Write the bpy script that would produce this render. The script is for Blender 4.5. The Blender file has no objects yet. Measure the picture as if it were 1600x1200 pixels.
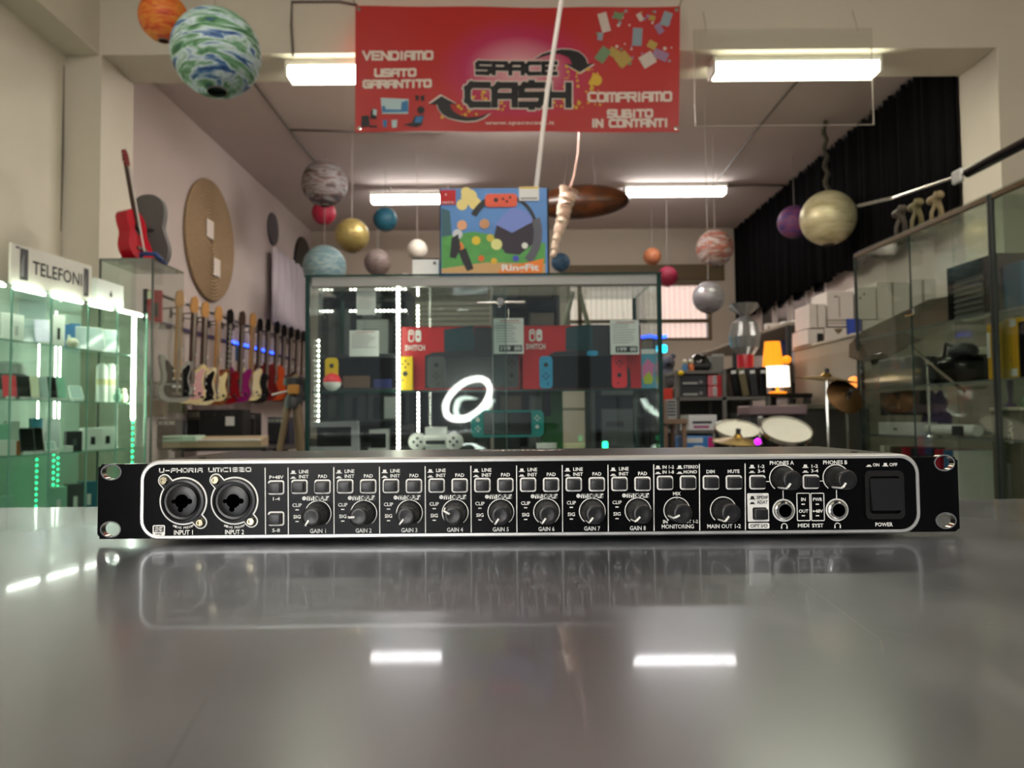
import bpy, bmesh, math, random
from mathutils import Matrix, Vector
R = math.radians
sc = bpy.context.scene
col = sc.collection
random.seed(7)

# ---------------------------------------------------------------- camera
CZ = 1.0176            # lens height: 67.6 mm above the counter top (0.95 m)
FPX = 1200.0           # focal length in pixels of a 1600 x 1200 frame
cam_d = bpy.data.cameras.new('camera')
cam_d.sensor_fit = 'HORIZONTAL'; cam_d.sensor_width = 36.0; cam_d.lens = 36.0 * FPX / 1600.0
cam_d.clip_start = 0.01; cam_d.clip_end = 100
cam_d.dof.use_dof = True; cam_d.dof.focus_distance = 0.425; cam_d.dof.aperture_fstop = 17.0
cam = bpy.data.objects.new('camera', cam_d); col.objects.link(cam)
CR = Matrix.Rotation(R(90 + 2.62), 3, 'X') @ Matrix.Rotation(R(-0.5), 3, 'Z')
cam.matrix_world = Matrix.Translation((0, 0, CZ)) @ CR.to_4x4()
sc.camera = cam
def W(px, py, D):
    """world point seen at (px, py) of the photograph, D metres in front of the lens"""
    d = CR @ Vector(((px - 800) / FPX, -(py - 600) / FPX, -1))
    return Vector((0, 0, CZ)) + d * (D / d.y)
def WX(px, py, X):
    """the same on the plane x = X"""
    d = CR @ Vector(((px - 800) / FPX, -(py - 600) / FPX, -1))
    return Vector((0, 0, CZ)) + d * (X / d.x)

# ---------------------------------------------------------------- world and exposure
wd = bpy.data.worlds.new('world'); sc.world = wd; wd.use_nodes = True
bg = wd.node_tree.nodes['Background']
bg.inputs[0].default_value = (0.92, 0.95, 1.0, 1); bg.inputs[1].default_value = 0.08   # overcast daylight through the shop front
sc.view_settings.view_transform = 'Standard'; sc.view_settings.look = 'None'
sc.view_settings.gamma = 1.0; sc.view_settings.use_curve_mapping = False
sc.view_settings.exposure = 1.76
sc.cycles.transparent_max_bounces = 40
TUBE = 5.0            # emission of the fluorescent diffusers

# ---------------------------------------------------------------- materials
def lin(c):
    return tuple(((v / 255) / 12.92 if v / 255 <= 0.04045 else ((v / 255 + 0.055) / 1.055) ** 2.4) for v in c)
MATS = {}
def M(name, c=(128, 128, 128), rough=0.5, metal=0.0, var=0.06, scale=30.0, emit=0.0, ecol=None, bump=0.0, spec=0.5, coat=0.0, trans=0.0):
    if name in MATS: return MATS[name]
    m = bpy.data.materials.new(name); m.use_nodes = True
    nt = m.node_tree; b = nt.nodes['Principled BSDF']
    l = lin(c)
    b.inputs['Roughness'].default_value = rough; b.inputs['Metallic'].default_value = metal
    b.inputs['Specular IOR Level'].default_value = spec
    if coat: b.inputs['Coat Weight'].default_value = coat; b.inputs['Coat Roughness'].default_value = 0.08
    if trans: b.inputs['Transmission Weight'].default_value = trans
    tc = nt.nodes.new('ShaderNodeTexCoord'); no = nt.nodes.new('ShaderNodeTexNoise')
    no.inputs['Scale'].default_value = scale; no.inputs['Detail'].default_value = 3
    nt.links.new(tc.outputs['Object'], no.inputs['Vector'])
    mx = nt.nodes.new('ShaderNodeMix'); mx.data_type = 'RGBA'
    mx.inputs[6].default_value = (*[v * (1 - var) for v in l], 1); mx.inputs[7].default_value = (*[min(1, v * (1 + var)) for v in l], 1)
    nt.links.new(no.outputs['Fac'], mx.inputs[0]); nt.links.new(mx.outputs[2], b.inputs['Base Color'])
    if emit:
        b.inputs['Emission Color'].default_value = (*lin(ecol or c), 1); b.inputs['Emission Strength'].default_value = emit
    if bump:
        bp = nt.nodes.new('ShaderNodeBump'); bp.inputs['Strength'].default_value = bump; bp.inputs['Distance'].default_value = 0.01
        nt.links.new(no.outputs['Fac'], bp.inputs['Height']); nt.links.new(bp.outputs[0], b.inputs['Normal'])
    MATS[name] = m; return m
def glass(name, tint=(225, 240, 235), refl=1.0, edge=False):
    """thin pane: clear, slightly tinted, mirror reflection by Fresnel"""
    if name in MATS: return MATS[name]
    m = bpy.data.materials.new(name); m.use_nodes = True; nt = m.node_tree; nt.nodes.clear()
    o = nt.nodes.new('ShaderNodeOutputMaterial'); mix = nt.nodes.new('ShaderNodeMixShader')
    t = nt.nodes.new('ShaderNodeBsdfTransparent'); g = nt.nodes.new('ShaderNodeBsdfGlossy'); f = nt.nodes.new('ShaderNodeFresnel')
    t.inputs[0].default_value = (*lin(tint), 1); g.inputs['Roughness'].default_value = 0.02; g.inputs[0].default_value = (refl, refl, refl, 1)
    ge = nt.nodes.new('ShaderNodeNewGeometry'); io = nt.nodes.new('ShaderNodeMapRange')   # the same Fresnel on both faces of a pane
    io.inputs[3].default_value = 1.45; io.inputs[4].default_value = 1 / 1.45; nt.links.new(ge.outputs['Backfacing'], io.inputs[0]); nt.links.new(io.outputs[0], f.inputs[0])
    no = nt.nodes.new('ShaderNodeTexNoise'); no.inputs['Scale'].default_value = 3; mr = nt.nodes.new('ShaderNodeMapRange')
    mr.inputs[3].default_value = 0.015; mr.inputs[4].default_value = 0.035
    nt.links.new(no.outputs['Fac'], mr.inputs[0]); nt.links.new(mr.outputs[0], g.inputs['Roughness'])
    nt.links.new(f.outputs[0], mix.inputs[0]); nt.links.new(t.outputs[0], mix.inputs[1]); nt.links.new(g.outputs[0], mix.inputs[2])
    nt.links.new(mix.outputs[0], o.inputs[0]); MATS[name] = m; return m
def bands(name, cols, scale=6.0, rough=0.55, distort=2.5, metal=0.0, ribs=34.0, axis='Z'):
    """painted paper lantern: stretched noise bands through a colour ramp, fine horizontal ribs as relief"""
    m = bpy.data.materials.new(name); m.use_nodes = True; nt = m.node_tree; b = nt.nodes['Principled BSDF']
    b.inputs['Roughness'].default_value = rough; b.inputs['Metallic'].default_value = metal
    tc = nt.nodes.new('ShaderNodeTexCoord'); mp = nt.nodes.new('ShaderNodeMapping')
    mp.inputs['Scale'].default_value = (0.6, 0.6, 2.6)
    nt.links.new(tc.outputs['Object'], mp.inputs[0])
    no = nt.nodes.new('ShaderNodeTexNoise'); no.inputs['Scale'].default_value = scale; no.inputs['Detail'].default_value = 4; no.inputs['Distortion'].default_value = distort * .35
    nt.links.new(mp.outputs[0], no.inputs['Vector'])
    cr = nt.nodes.new('ShaderNodeValToRGB'); e = cr.color_ramp.elements
    n = len(cols)
    for i, c in enumerate(cols):
        p = 0.3 + 0.4 * i / max(1, n - 1)
        el = e[i] if i < 2 else e.new(p)
        el.position = p; el.color = (*lin(c), 1)
    for i, c in enumerate(cols): e[i].position = 0.3 + 0.4 * i / max(1, n - 1); e[i].color = (*lin(c), 1)
    nt.links.new(no.outputs['Fac'], cr.inputs[0]); nt.links.new(cr.outputs[0], b.inputs['Base Color'])
    MATS[name] = m; return m

# ---------------------------------------------------------------- mesh builder
class B:
    def __init__(s, mat=None): s.bm = bmesh.new(); s.m = mat or Matrix.Identity(4)
    def _add(s, vs, fs):
        v = [s.bm.verts.new(s.m @ Vector(p)) for p in vs]
        for f in fs:
            try: s.bm.faces.new([v[i] for i in f])
            except ValueError: pass
        return s
    def box(s, c, d, bev=0.0, rot=None, seg=1):
        t = bmesh.new(); bmesh.ops.create_cube(t, size=1)
        for v in t.verts: v.co = Vector((v.co.x * d[0], v.co.y * d[1], v.co.z * d[2]))
        if bev > 0: bmesh.ops.bevel(t, geom=list(t.edges), offset=min(bev, min(d) * 0.45), segments=seg, affect='EDGES', profile=0.6)
        mt = Matrix.Translation(Vector(c)) @ (rot.to_4x4() if rot else Matrix.Identity(4))
        t.verts.index_update()
        s._add([mt @ v.co for v in t.verts], [[v.index for v in f.verts] for f in t.faces]); t.free(); return s
    def bb(s, x0, x1, y0, y1, z0, z1, bev=0.0):
        return s.box(((x0 + x1) / 2, (y0 + y1) / 2, (z0 + z1) / 2), (abs(x1 - x0), abs(y1 - y0), abs(z1 - z0)), bev)
    def cyl(s, a, b, r0, r1=None, n=16, cap=True):
        a, b = Vector(a), Vector(b); r1 = r0 if r1 is None else r1
        q = (b - a).to_track_quat('Z', 'Y'); vs = []
        for p, r in ((a, r0), (b, r1)):
            for i in range(n):
                t = 2 * math.pi * i / n; vs.append(p + q @ Vector((r * math.cos(t), r * math.sin(t), 0)))
        fs = [(i, (i + 1) % n, n + (i + 1) % n, n + i) for i in range(n)]
        if cap: fs += [tuple(range(n - 1, -1, -1)), tuple(range(n, 2 * n))]
        return s._add(vs, fs)
    def tube(s, pts, r, n=8, cap=True, closed=False):
        pts = [Vector(p) for p in pts]; rs = r if isinstance(r, (list, tuple)) else [r] * len(pts); vs = []; N = len(pts)
        up = None
        for i, p in enumerate(pts):
            if closed: d = pts[(i + 1) % N] - pts[i - 1]
            else: d = pts[min(i + 1, N - 1)] - pts[max(i - 1, 0)]
            d.normalize()
            if up is None:
                up = Vector((0, 0, 1)) if abs(d.z) < 0.9 else Vector((1, 0, 0))
            sx = d.cross(up)
            if sx.length < 1e-6: sx = d.cross(Vector((0.3, 1, 0.2)))
            sx.normalize(); up = sx.cross(d).normalized()
            for k in range(n):
                t = 2 * math.pi * k / n; vs.append(p + (sx * math.cos(t) + up * math.sin(t)) * rs[i])
        fs = []
        for i in range(N if closed else N - 1):
            j = (i + 1) % N
            fs += [(i * n + k, i * n + (k + 1) % n, j * n + (k + 1) % n, j * n + k) for k in range(n)]
        if cap and not closed: fs += [tuple(range(n - 1, -1, -1)), tuple(range((N - 1) * n, N * n))]
        return s._add(vs, fs)
    def lathe(s, prof, n=24, o=(0, 0, 0), axis='Z', ribs=0.0, sx=1.0, sy=1.0, cap=True):
        o = Vector(o); vs = []
        for (r, h) in prof:
            for i in range(n):
                t = 2 * math.pi * i / n; q = r * (1 - ribs * (i % 2))
                x, y = q * math.cos(t) * sx, q * math.sin(t) * sy
                vs.append(o + (Vector((x, y, h)) if axis == 'Z' else Vector((x, -h, y)) if axis == 'Y' else Vector((h, x, y))))
        fs = []
        for j in range(len(prof) - 1):
            fs += [(j * n + i, j * n + (i + 1) % n, (j + 1) * n + (i + 1) % n, (j + 1) * n + i) for i in range(n)]
        if cap and prof[0][0] > 1e-6: fs.append(tuple(range(n - 1, -1, -1)))
        if cap and prof[-1][0] > 1e-6: fs.append(tuple(range((len(prof) - 1) * n, len(prof) * n)))
        return s._add(vs, fs)
    def ball(s, c, r, sc3=(1, 1, 1), u=20, v=12):
        c = Vector(c); pr = [(r * math.sin(math.pi * j / v), -r * math.cos(math.pi * j / v)) for j in range(v + 1)]
        vs = []; 
        for (q, h) in pr:
            for i in range(u):
                t = 2 * math.pi * i / u; vs.append(c + Vector((q * math.cos(t) * sc3[0], q * math.sin(t) * sc3[1], h * sc3[2])))
        fs = [(j * u + i, j * u + (i + 1) % u, (j + 1) * u + (i + 1) % u, (j + 1) * u + i) for j in range(v) for i in range(u)]
        return s._add(vs, fs)
    def prism(s, poly, d0, d1, axis='Y'):
        """outline of (a, b) points extruded from d0 to d1 along an axis (a, b are x,z for Y; y,z for X; x,y for Z)"""
        f = {'Y': lambda a, b, d: (a, d, b), 'X': lambda a, b, d: (d, a, b), 'Z': lambda a, b, d: (a, b, d)}[axis]
        n = len(poly)
        return s._add([f(a, b, d0) for a, b in poly] + [f(a, b, d1) for a, b in poly],
                      [tuple(range(n)), tuple(range(2 * n - 1, n - 1, -1))] + [(i, (i + 1) % n, n + (i + 1) % n, n + i) for i in range(n)])
    def ring(s, po, pi, d0, d1, axis='Y'):
        """frame between an outer and an inner outline with as many points"""
        f = {'Y': lambda a, b, d: (a, d, b), 'X': lambda a, b, d: (d, a, b), 'Z': lambda a, b, d: (a, b, d)}[axis]
        n = len(po); vs = []
        for d in (d0, d1):
            vs += [f(a, b, d) for a, b in po] + [f(a, b, d) for a, b in pi]
        fs = []
        for i in range(n):
            j = (i + 1) % n
            fs += [(i, j, n + j, n + i), (2 * n + i, 3 * n + i, 3 * n + j, 2 * n + j), (i, 2 * n + i, 2 * n + j, j), (n + i, n + j, 3 * n + j, 3 * n + i)]
        return s._add(vs, fs)
    def quad(s, a, b, c, d): return s._add([a, b, c, d], [(0, 1, 2, 3)])
    def done(s, name, mat, parent=None, smooth=False, loc=None, **kw):
        bmesh.ops.recalc_face_normals(s.bm, faces=list(s.bm.faces))
        me = bpy.data.meshes.new(name); s.bm.to_mesh(me); s.bm.free()
        if smooth:
            me.shade_smooth()
            if smooth != 'all': me.set_sharp_from_angle(angle=R(38))
        me.materials.append(mat)
        o = bpy.data.objects.new(name, me); col.objects.link(o)
        if parent: o.parent = parent
        if loc is not None: o.location = loc
        for k, v in kw.items(): o[k] = v
        return o
def tag(o, label, cat, group=None, kind=None):
    o['label'] = label; o['category'] = cat
    if group: o['group'] = group
    if kind: o['kind'] = kind
    return o
def thing(name, label, cat, loc=(0, 0, 0), rz=0.0, group=None, rot=None):
    o = bpy.data.objects.new(name, None); col.objects.link(o); o.empty_display_size = 0.05
    o.location = loc; o.rotation_euler = rot if rot else (0, 0, rz)
    return tag(o, label, cat, group)
def struct(name, b, mat, parent=None, smooth=False):
    o = b.done(name, mat, parent, smooth)
    if not parent: o['kind'] = 'structure'
    return o
def copy_tree(o, parent=None):
    c = o.copy(); col.objects.link(c); c.parent = parent
    for ch in list(o.children): copy_tree(ch, c)
    return c
def rrect(x0, x1, z0, z1, r, n=5):
    p = []
    for cx, cz, a in ((x1 - r, z1 - r, 0), (x0 + r, z1 - r, 90), (x0 + r, z0 + r, 180), (x1 - r, z0 + r, 270)):
        for i in range(n + 1):
            t = R(a + 90 * i / n); p.append((cx + r * math.cos(t), cz + r * math.sin(t)))
    return p
def circ(cx, cz, r, n=24, a0=0): return [(cx + r * math.cos(a0 + 2 * math.pi * i / n), cz + r * math.sin(a0 + 2 * math.pi * i / n)) for i in range(n)]
def capsule(ax, az, bx, bz, r, n=8):
    t = math.atan2(bz - az, bx - ax); p = []
    for i in range(n + 1): a = t - math.pi / 2 + math.pi * i / n; p.append((bx + r * math.cos(a), bz + r * math.sin(a)))
    for i in range(n + 1): a = t + math.pi / 2 + math.pi * i / n; p.append((ax + r * math.cos(a), az + r * math.sin(a)))
    return p

# ---------------------------------------------------------------- lettering
_tc = {}
def text_mesh(t, bold=0.0):
    """triangles of a word in the built-in font, scaled into the unit box"""
    k = (t, bold)
    if k in _tc: return _tc[k]
    cu = bpy.data.curves.new('lettering', 'FONT'); cu.body = t; cu.offset = bold; cu.resolution_u = 2
    o = bpy.data.objects.new('lettering', cu); col.objects.link(o)
    dg = bpy.context.evaluated_depsgraph_get(); me = o.evaluated_get(dg).to_mesh()
    vs = [v.co.copy() for v in me.vertices]; fs = [tuple(p.vertices) for p in me.polygons]
    o.evaluated_get(dg).to_mesh_clear(); bpy.data.objects.remove(o); bpy.data.curves.remove(cu)
    x0, x1 = min(v.x for v in vs), max(v.x for v in vs); y0, y1 = min(v.y for v in vs), max(v.y for v in vs)
    r = ([((v.x - x0) / (x1 - x0), (v.y - y0) / max(1e-6, y1 - y0)) for v in vs], fs); _tc[k] = r; return r
GL = {  # square-cut display letters as strokes on a unit cell
 'A': [[(0, 0), (0, .8), (.2, 1), (1, 1), (1, 0)], [(0, .45), (1, .45)]], 'C': [[(1, 1), (.2, 1), (0, .8), (0, .2), (.2, 0), (1, 0)]],
 'D': [[(0, 0), (0, 1), (.8, 1), (1, .8), (1, .2), (.8, 0), (0, 0)]], 'E': [[(1, 1), (0, 1), (0, 0), (1, 0)], [(0, .5), (.85, .5)]],
 'G': [[(1, 1), (.2, 1), (0, .8), (0, .2), (.2, 0), (1, 0), (1, .5), (.55, .5)]], 'H': [[(0, 0), (0, 1)], [(1, 0), (1, 1)], [(0, .5), (1, .5)]],
 'I': [[(.5, 0), (.5, 1)]], 'M': [[(0, 0), (0, 1), (.85, 1), (1, .85), (1, 0)], [(.5, 1), (.5, 0)]], 'N': [[(0, 0), (0, 1)], [(0.05, 1), (.95, 0)], [(1, 0), (1, 1)]],
 'O': [[(.15, 0), (0, .15), (0, .85), (.15, 1), (.85, 1), (1, .85), (1, .15), (.85, 0), (.15, 0)]], 'P': [[(0, 0), (0, 1), (1, 1), (1, .45), (0, .45)]],
 'R': [[(0, 0), (0, 1), (1, 1), (1, .5), (0, .5)], [(.5, .5), (1, 0)]], 'S': [[(1, 1), (.15, 1), (0, .85), (0, .5), (1, .5), (1, .15), (.85, 0), (0, 0)]],
 'T': [[(0, 1), (1, 1)], [(.5, 1), (.5, 0)]], 'U': [[(0, 1), (0, .15), (.15, 0), (1, 0), (1, 1)]], 'V': [[(0, 1), (.5, 0), (1, 1)]], 'B': [[(0, 0), (0, 1), (.85, 1), (.85, .5), (0, .5)], [(.85, .5), (1, .4), (1, 0), (0, 0)]],
 '-': [[(.1, .45), (.9, .45)]], '1': [[(.2, .9), (.5, 1), (.5, 0)]], '8': [[(0, 0), (0, 1), (1, 1), (1, 0), (0, 0)], [(0, .5), (1, .5)]], '2': [[(0, 1), (1, 1), (1, .5), (0, .5), (0, 0), (1, 0)]], '0': [[(0, 0), (0, 1), (1, 1), (1, 0), (0, 0)]],
 '$': [[(1, 1), (.15, 1), (0, .85), (0, .5), (1, .5), (1, .15), (.85, 0), (0, 0)], [(.5, 1.12), (.5, 1)], [(.5, 0), (.5, -.12)]],
 '9': [[(0, 0), (1, 0), (1, 1), (0, 1), (0, .5), (1, .5)]], '6': [[(1, 1), (0, 1), (0, 0), (1, 0), (1, .5), (0, .5)]], ' ': []}
def strokes(word, w, h, t, gap=0.45, narrow=('I', '1')):
    """flat quads for a word in the display letters, t = stroke width; returns list of 4-point polygons in (a, b)"""
    units = [0.35 if c in narrow else (0.6 if c == ' ' else (1.25 if c == 'M' else 1.0)) for c in word]
    tot = sum(units) + gap * (len(word) - 1); u = (w - t) / tot; x = t / 2; out = []; hh = h - t
    for c, q in zip(word, units):
        for ln in GL.get(c, []):
            for (a, b), (a2, b2) in zip(ln[:-1], ln[1:]):
                if c in narrow: a = a2 = 0.5 if c == 'I' else a
                p = Vector((x + a * q * u, t / 2 + b * hh)); r = Vector((x + a2 * q * u, t / 2 + b2 * hh)); d = r - p
                if d.length < 1e-9: continue
                d.normalize(); nn = Vector((-d.y, d.x)) * t / 2; p -= d * t / 2 * .95; r += d * t / 2 * .95
                out.append([tuple(p + nn), tuple(p - nn), tuple(r - nn), tuple(r + nn)])
        x += (q + gap) * u
    return out
# ================================================================ the room
m_wall = M('wall_cream_paint', (216, 209, 194), 0.85, var=0.03, scale=4, bump=0.05)
m_wall2 = M('wall_mauve_paint', (200, 188, 184), 0.85, var=0.04, scale=3, bump=0.05)
m_ceil = M('ceiling_paint', (208, 196, 192), 0.9, var=0.04, scale=2)
m_floor = M('floor_tile_grey', (120, 114, 106), 0.35, var=0.12, scale=5)
m_dark = M('dark_trim', (30, 30, 32), 0.5)
CT = 0.95
DF, DR = 5.8, 6.3                 # front and rear face of the dividing beam
XL, XR = -3.14, 3.76              # clear opening
ZB, ZC1, ZC2 = 3.85, 4.45, 4.15   # soffit, front ceiling, rear ceiling
DB = 12.6                         # rear wall
WL1, WR1, WL2, WR2 = -3.42, 4.9, -3.3, 3.84
Y0 = -3.2
struct('floor', B().bb(-5.2, 5.2, Y0 - .1, DB + .2, -.1, 0), m_floor)
struct('wall_left', B().bb(WL1 - .2, WL1, Y0, DF, 0, ZC1), m_wall)
struct('wall_right', B().bb(WR1, WR1 + .2, Y0, DF, 0, ZC1), m_wall)
struct('ceiling', B().bb(WL1 - .2, WR1 + .2, Y0, DF, ZC1, ZC1 + .1), m_wall)
struct('pillar_left', B().bb(WL1 - .2, XL, DF, DR, 0, ZB), m_wall)
struct('pillar_right', B().bb(XR, WR1 + .2, DF, DR, 0, ZB), m_wall)
struct('beam_rear', B().bb(WL1 - .2, WR1 + .2, DF, DR, ZB, ZC1 + .1), m_wall)
struct('beam_left', B().bb(WL1, -3.16, Y0, DF, ZB, ZC1), m_wall)
struct('wall_rear_left', B().bb(WL2 - .2, WL2, DR, DB, 0, ZC2), m_wall2)
struct('wall_rear_right', B().bb(WR2, WR2 + .2, DR, DB, 0, ZC2), m_wall2)
struct('ceiling_rear', B().bb(WL2 - .2, WR2 + .2, DR, DB + .2, ZC2, ZC2 + .1), m_ceil)
# shop front behind the camera: low parapet, posts and head, open glazing bays
sf = struct('wall_front', B().bb(WL1 - .2, WR1 + .2, Y0 - .15, Y0, 0, .5).bb(WL1 - .2, WR1 + .2, Y0 - .15, Y0, 3.2, ZC1), m_wall)
for i in range(5):
    x = WL1 + .1 + i * (WR1 - WL1 - .2) / 4
    B().bb(x - .06, x + .06, Y0 - .12, Y0 - .02, .5, 3.2).done('post', m_dark, sf)
# rear wall with the curtained window
wx0, wx1 = W(886, 480, DB).x, W(1112, 480, DB).x
wz0, wz1 = W(1080, 532, DB).z, W(1080, 440, DB).z
rw = B()
rw.bb(WL2, wx0, DB, DB + .2, 0, ZC2).bb(wx1, WR2, DB, DB + .2, 0, ZC2).bb(wx0, wx1, DB, DB + .2, 0, wz0).bb(wx0, wx1, DB, DB + .2, wz1, ZC2)
struct('wall_back', rw, M('wall_back_beige', (190, 178, 162), .85, var=.05, scale=3))
win = struct('window_1', B().ring([(wx0, wz0), (wx1, wz0), (wx1, wz1), (wx0, wz1)], [(wx0 + .05, wz0 + .05), (wx1 - .05, wz0 + .05), (wx1 - .05, wz1 - .05), (wx0 + .05, wz1 - .05)], DB + .02, DB + .1), M('window_wood', (110, 92, 66), 0.5))
m_blind = M('blind_slat_painted_glow', (250, 226, 214), 0.8, emit=0.22, ecol=(255, 226, 214))  # slats emit a little, window light put into their material
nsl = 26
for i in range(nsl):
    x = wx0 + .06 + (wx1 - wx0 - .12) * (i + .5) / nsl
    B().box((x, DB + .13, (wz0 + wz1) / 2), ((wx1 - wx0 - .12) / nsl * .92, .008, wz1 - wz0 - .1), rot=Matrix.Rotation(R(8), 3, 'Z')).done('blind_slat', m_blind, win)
B().bb(wx0, wx1, DB + .03, DB + .09, wz0 + .30, wz0 + .36).done('transom', MATS['window_wood'], win)
B().bb(wx0 + .18, wx0 + .25, DB + .03, DB + .09, wz0, wz1).done('mullion', MATS['window_wood'], win)
# dark door-like recess and low sideboard line of the rear wall
struct('trim_1', B().bb(-1.4, wx0 - .05, DB - .06, DB, 2.95, 3.05), M('trim_cream', (190, 178, 160), .7))
struct('trim_2', B().bb(wx0 - .1, wx1 + .2, DB - .05, DB, wz1 + .02, wz1 + .28), M('pelmet_wood', (96, 80, 52), .6))

# black curtain along the upper right wall, gathered in folds
m_cur = M('black_curtain_cloth', (9, 9, 12), 0.92, var=0.3, scale=8, spec=0.15)
cu = thing('black_curtain', 'long black gathered curtain hung high along the mauve wall', 'curtain', (0, 0, 0))
zc0 = 1.98 + .0
def fold(y0, y1, z0, z1, n):
    vs = []; fs = []
    for i in range(n + 1):
        y = y0 + (y1 - y0) * i / n
        x = 3.72 + .035 * math.sin(i * 1.9) + .015 * math.sin(i * .77)
        zb = 2.62 + .03 * math.sin(i * .31)
        vs += [(x, y, zb), (x, y, z1)]
    fs = [(2 * i, 2 * i + 2, 2 * i + 3, 2 * i + 1) for i in range(n)]
    return vs, fs
vs, fs = fold(DR + .02, DB - .03, 2.6, ZC2 - .03, 180)
cl = B()._add(vs, fs).done('cloth', m_cur, cu, 'all')
sm = cl.modifiers.new('t', 'SOLIDIFY'); sm.thickness = .006
B().tube([(3.72, DR + .02, ZC2 - .045), (3.72, DB - .03, ZC2 - .045)], .014).done('curtain_rail', m_dark, cu)

# fluorescent fixtures
m_tube = M('fluorescent_diffuser', (255, 255, 236), 0.4, emit=TUBE, ecol=(255, 255, 226))
m_tube2 = M('fluorescent_diffuser_cool', (255, 255, 250), 0.4, emit=TUBE, ecol=(255, 250, 244))
m_white = M('white_enamel', (225, 225, 218), 0.35)
m_tube3 = M('added_lamp_diffuser', (255, 255, 250), 0.4, emit=18, ecol=(255, 247, 238))  # stronger emission, for the added out-of-view lamps only
def batten(label, x0, x1, D, z, hang, cool=False, bright=False):
    t = thing('ceiling_light', label, 'ceiling light', ((x0 + x1) / 2, D, z))
    h = (x1 - x0) / 2
    B().prism([(-.085, 0), (.085, 0), (.07, .05), (-.07, .05)], -h, h, 'X').done('housing', m_white, t)
    B().prism([(-.07, -.085), (.07, -.085), (.088, -.012), (.088, 0), (-.088, 0), (-.088, -.012)], -h + .02, h - .02, 'X').done('diffuser', m_tube3 if bright else (m_tube2 if cool else m_tube), t)
    for s in (-1, 1):
        B().bb(s * h - .012, s * h + .012, -.09, .09, -.088, .05, .004).done('end_cap', m_white, t)
    if hang > 0:
        for s in (-.6, .6): B().cyl((s * h, 0, .05), (s * h, 0, .05 + hang), .008, n=8).done('hanger', m_white, t)
    return t
def zat(px, py, D): return W(px, py, D).z
batten('long glowing fluorescent light under the beam beside the red banner', W(1112, 90, 5.98).x, W(1368, 90, 5.98).x, 5.98, ZB - .05, 0)
batten('glowing fluorescent light half hidden behind the red banner', W(452, 110, 5.98).x, W(452, 110, 5.98).x + 1.27, 5.98, ZB - .05, 0)
zz = zat(1054, 300, 10.2)
batten('slim fluorescent light on the rear ceiling above the hanging brown lamp', W(976, 300, 10.2).x, W(1133, 300, 10.2).x, 10.2, zz + .04, ZC2 - zz - .09, True)
zz = zat(630, 312, 10.2)
batten('slim fluorescent light on the rear ceiling partly hidden by the game box', W(580, 312, 10.2).x, W(580, 312, 10.2).x + 1.3, 10.2, zz + .04, ZC2 - zz - .09, True)
for k, (x, y, nm) in enumerate(((-1.5, .6, 'left'), (2.2, .6, 'right'), (.3, -1.6, 'door'))):  # unseen lamps added overhead to light the front room
    batten(('added fluorescent ceiling light of the front room nearest the ' + ('left wall', 'right wall', 'shop front')[k]), x - .63, x + .63, y, ZC1 - .05, 0, bright=True)
for D, lb in ((6.8, 'added fluorescent rear ceiling light hidden straight behind the banner'), (7.5, 'second added fluorescent rear ceiling light hidden behind the banner')):  # lamps added out of sight to brighten the rear room
    batten(lb, -.62, .66, D, ZC2 - .05, 0, bright=True)

# electric cables along ceiling and beam
m_cable = M('grey_cable', (112, 104, 98), .6)
def cable(label, pts, r=.012, mat=None):
    return tag(B().tube(pts, r, 6).done('cable', mat or m_cable, smooth='all'), label, 'cable')
zc = ZC2 - .015
def onceil(px, py, Z=zc):
    d = CR @ Vector(((px - 800) / FPX, -(py - 600) / FPX, -1)); return Vector((0, 0, CZ)) + d * ((Z - CZ) / d.z)
cable('dark cable along the rear ceiling behind the earth lantern', [onceil(395, 128), onceil(452, 203), onceil(500, 262)])
cable('dark cable crossing the rear ceiling beside the long light', [onceil(1262, 108), onceil(1180, 205), onceil(1120, 283)])
cable('cable running to the left end of the rear ceiling light', [onceil(452, 203), onceil(556, 206), onceil(700, 206)])
cable('cable running along the rear ceiling toward the curtain', [onceil(1130, 291), onceil(1180, 289), onceil(1225, 290)])
yb = DF - .012
cable('cable stapled down the beam left of the banner', [W(558, 8, yb), W(530, 2, yb), W(456, 3, yb), W(455, 40, yb), W(458, 88, yb)], .01)
cable('cable clipped along the corner of the left wall', [W(98, 78, 5.78), W(97, 240, 5.78), W(92, 395, 5.78)], .012)
cable('cable clipped along the top of the left pillar', [W(99, 79, 5.785), W(138, 74, 5.785), W(139, 5, 5.785)], .012)

# ================================================================ shop counter
m_steel = bpy.data.materials.new('brushed_worn_steel'); m_steel.use_nodes = True; nt = m_steel.node_tree
nt.nodes.clear()
out = nt.nodes.new('ShaderNodeOutputMaterial'); mixs = nt.nodes.new('ShaderNodeMixShader')
g1 = nt.nodes.new('ShaderNodeBsdfGlossy'); g2 = nt.nodes.new('ShaderNodeBsdfGlossy')
g1.inputs[0].default_value = (.80, .83, .89, 1)
fr = nt.nodes.new('ShaderNodeFresnel'); fr.inputs[0].default_value = 1.55
tc = nt.nodes.new('ShaderNodeTexCoord'); mp = nt.nodes.new('ShaderNodeMapping'); mp.inputs['Scale'].default_value = (2.0, 1.0, 1.0)
n1 = nt.nodes.new('ShaderNodeTexNoise'); n1.inputs['Scale'].default_value = 7; n1.inputs['Detail'].default_value = 6
nt.links.new(tc.outputs['Object'], mp.inputs[0]); nt.links.new(mp.outputs[0], n1.inputs['Vector'])
def rng(a, b, t):
    q = nt.nodes.new('ShaderNodeMapRange'); q.inputs[1].default_value = .3; q.inputs[2].default_value = .7; q.inputs[3].default_value = a; q.inputs[4].default_value = b
    nt.links.new(n1.outputs['Fac'], q.inputs[0]); nt.links.new(q.outputs[0], t)
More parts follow.
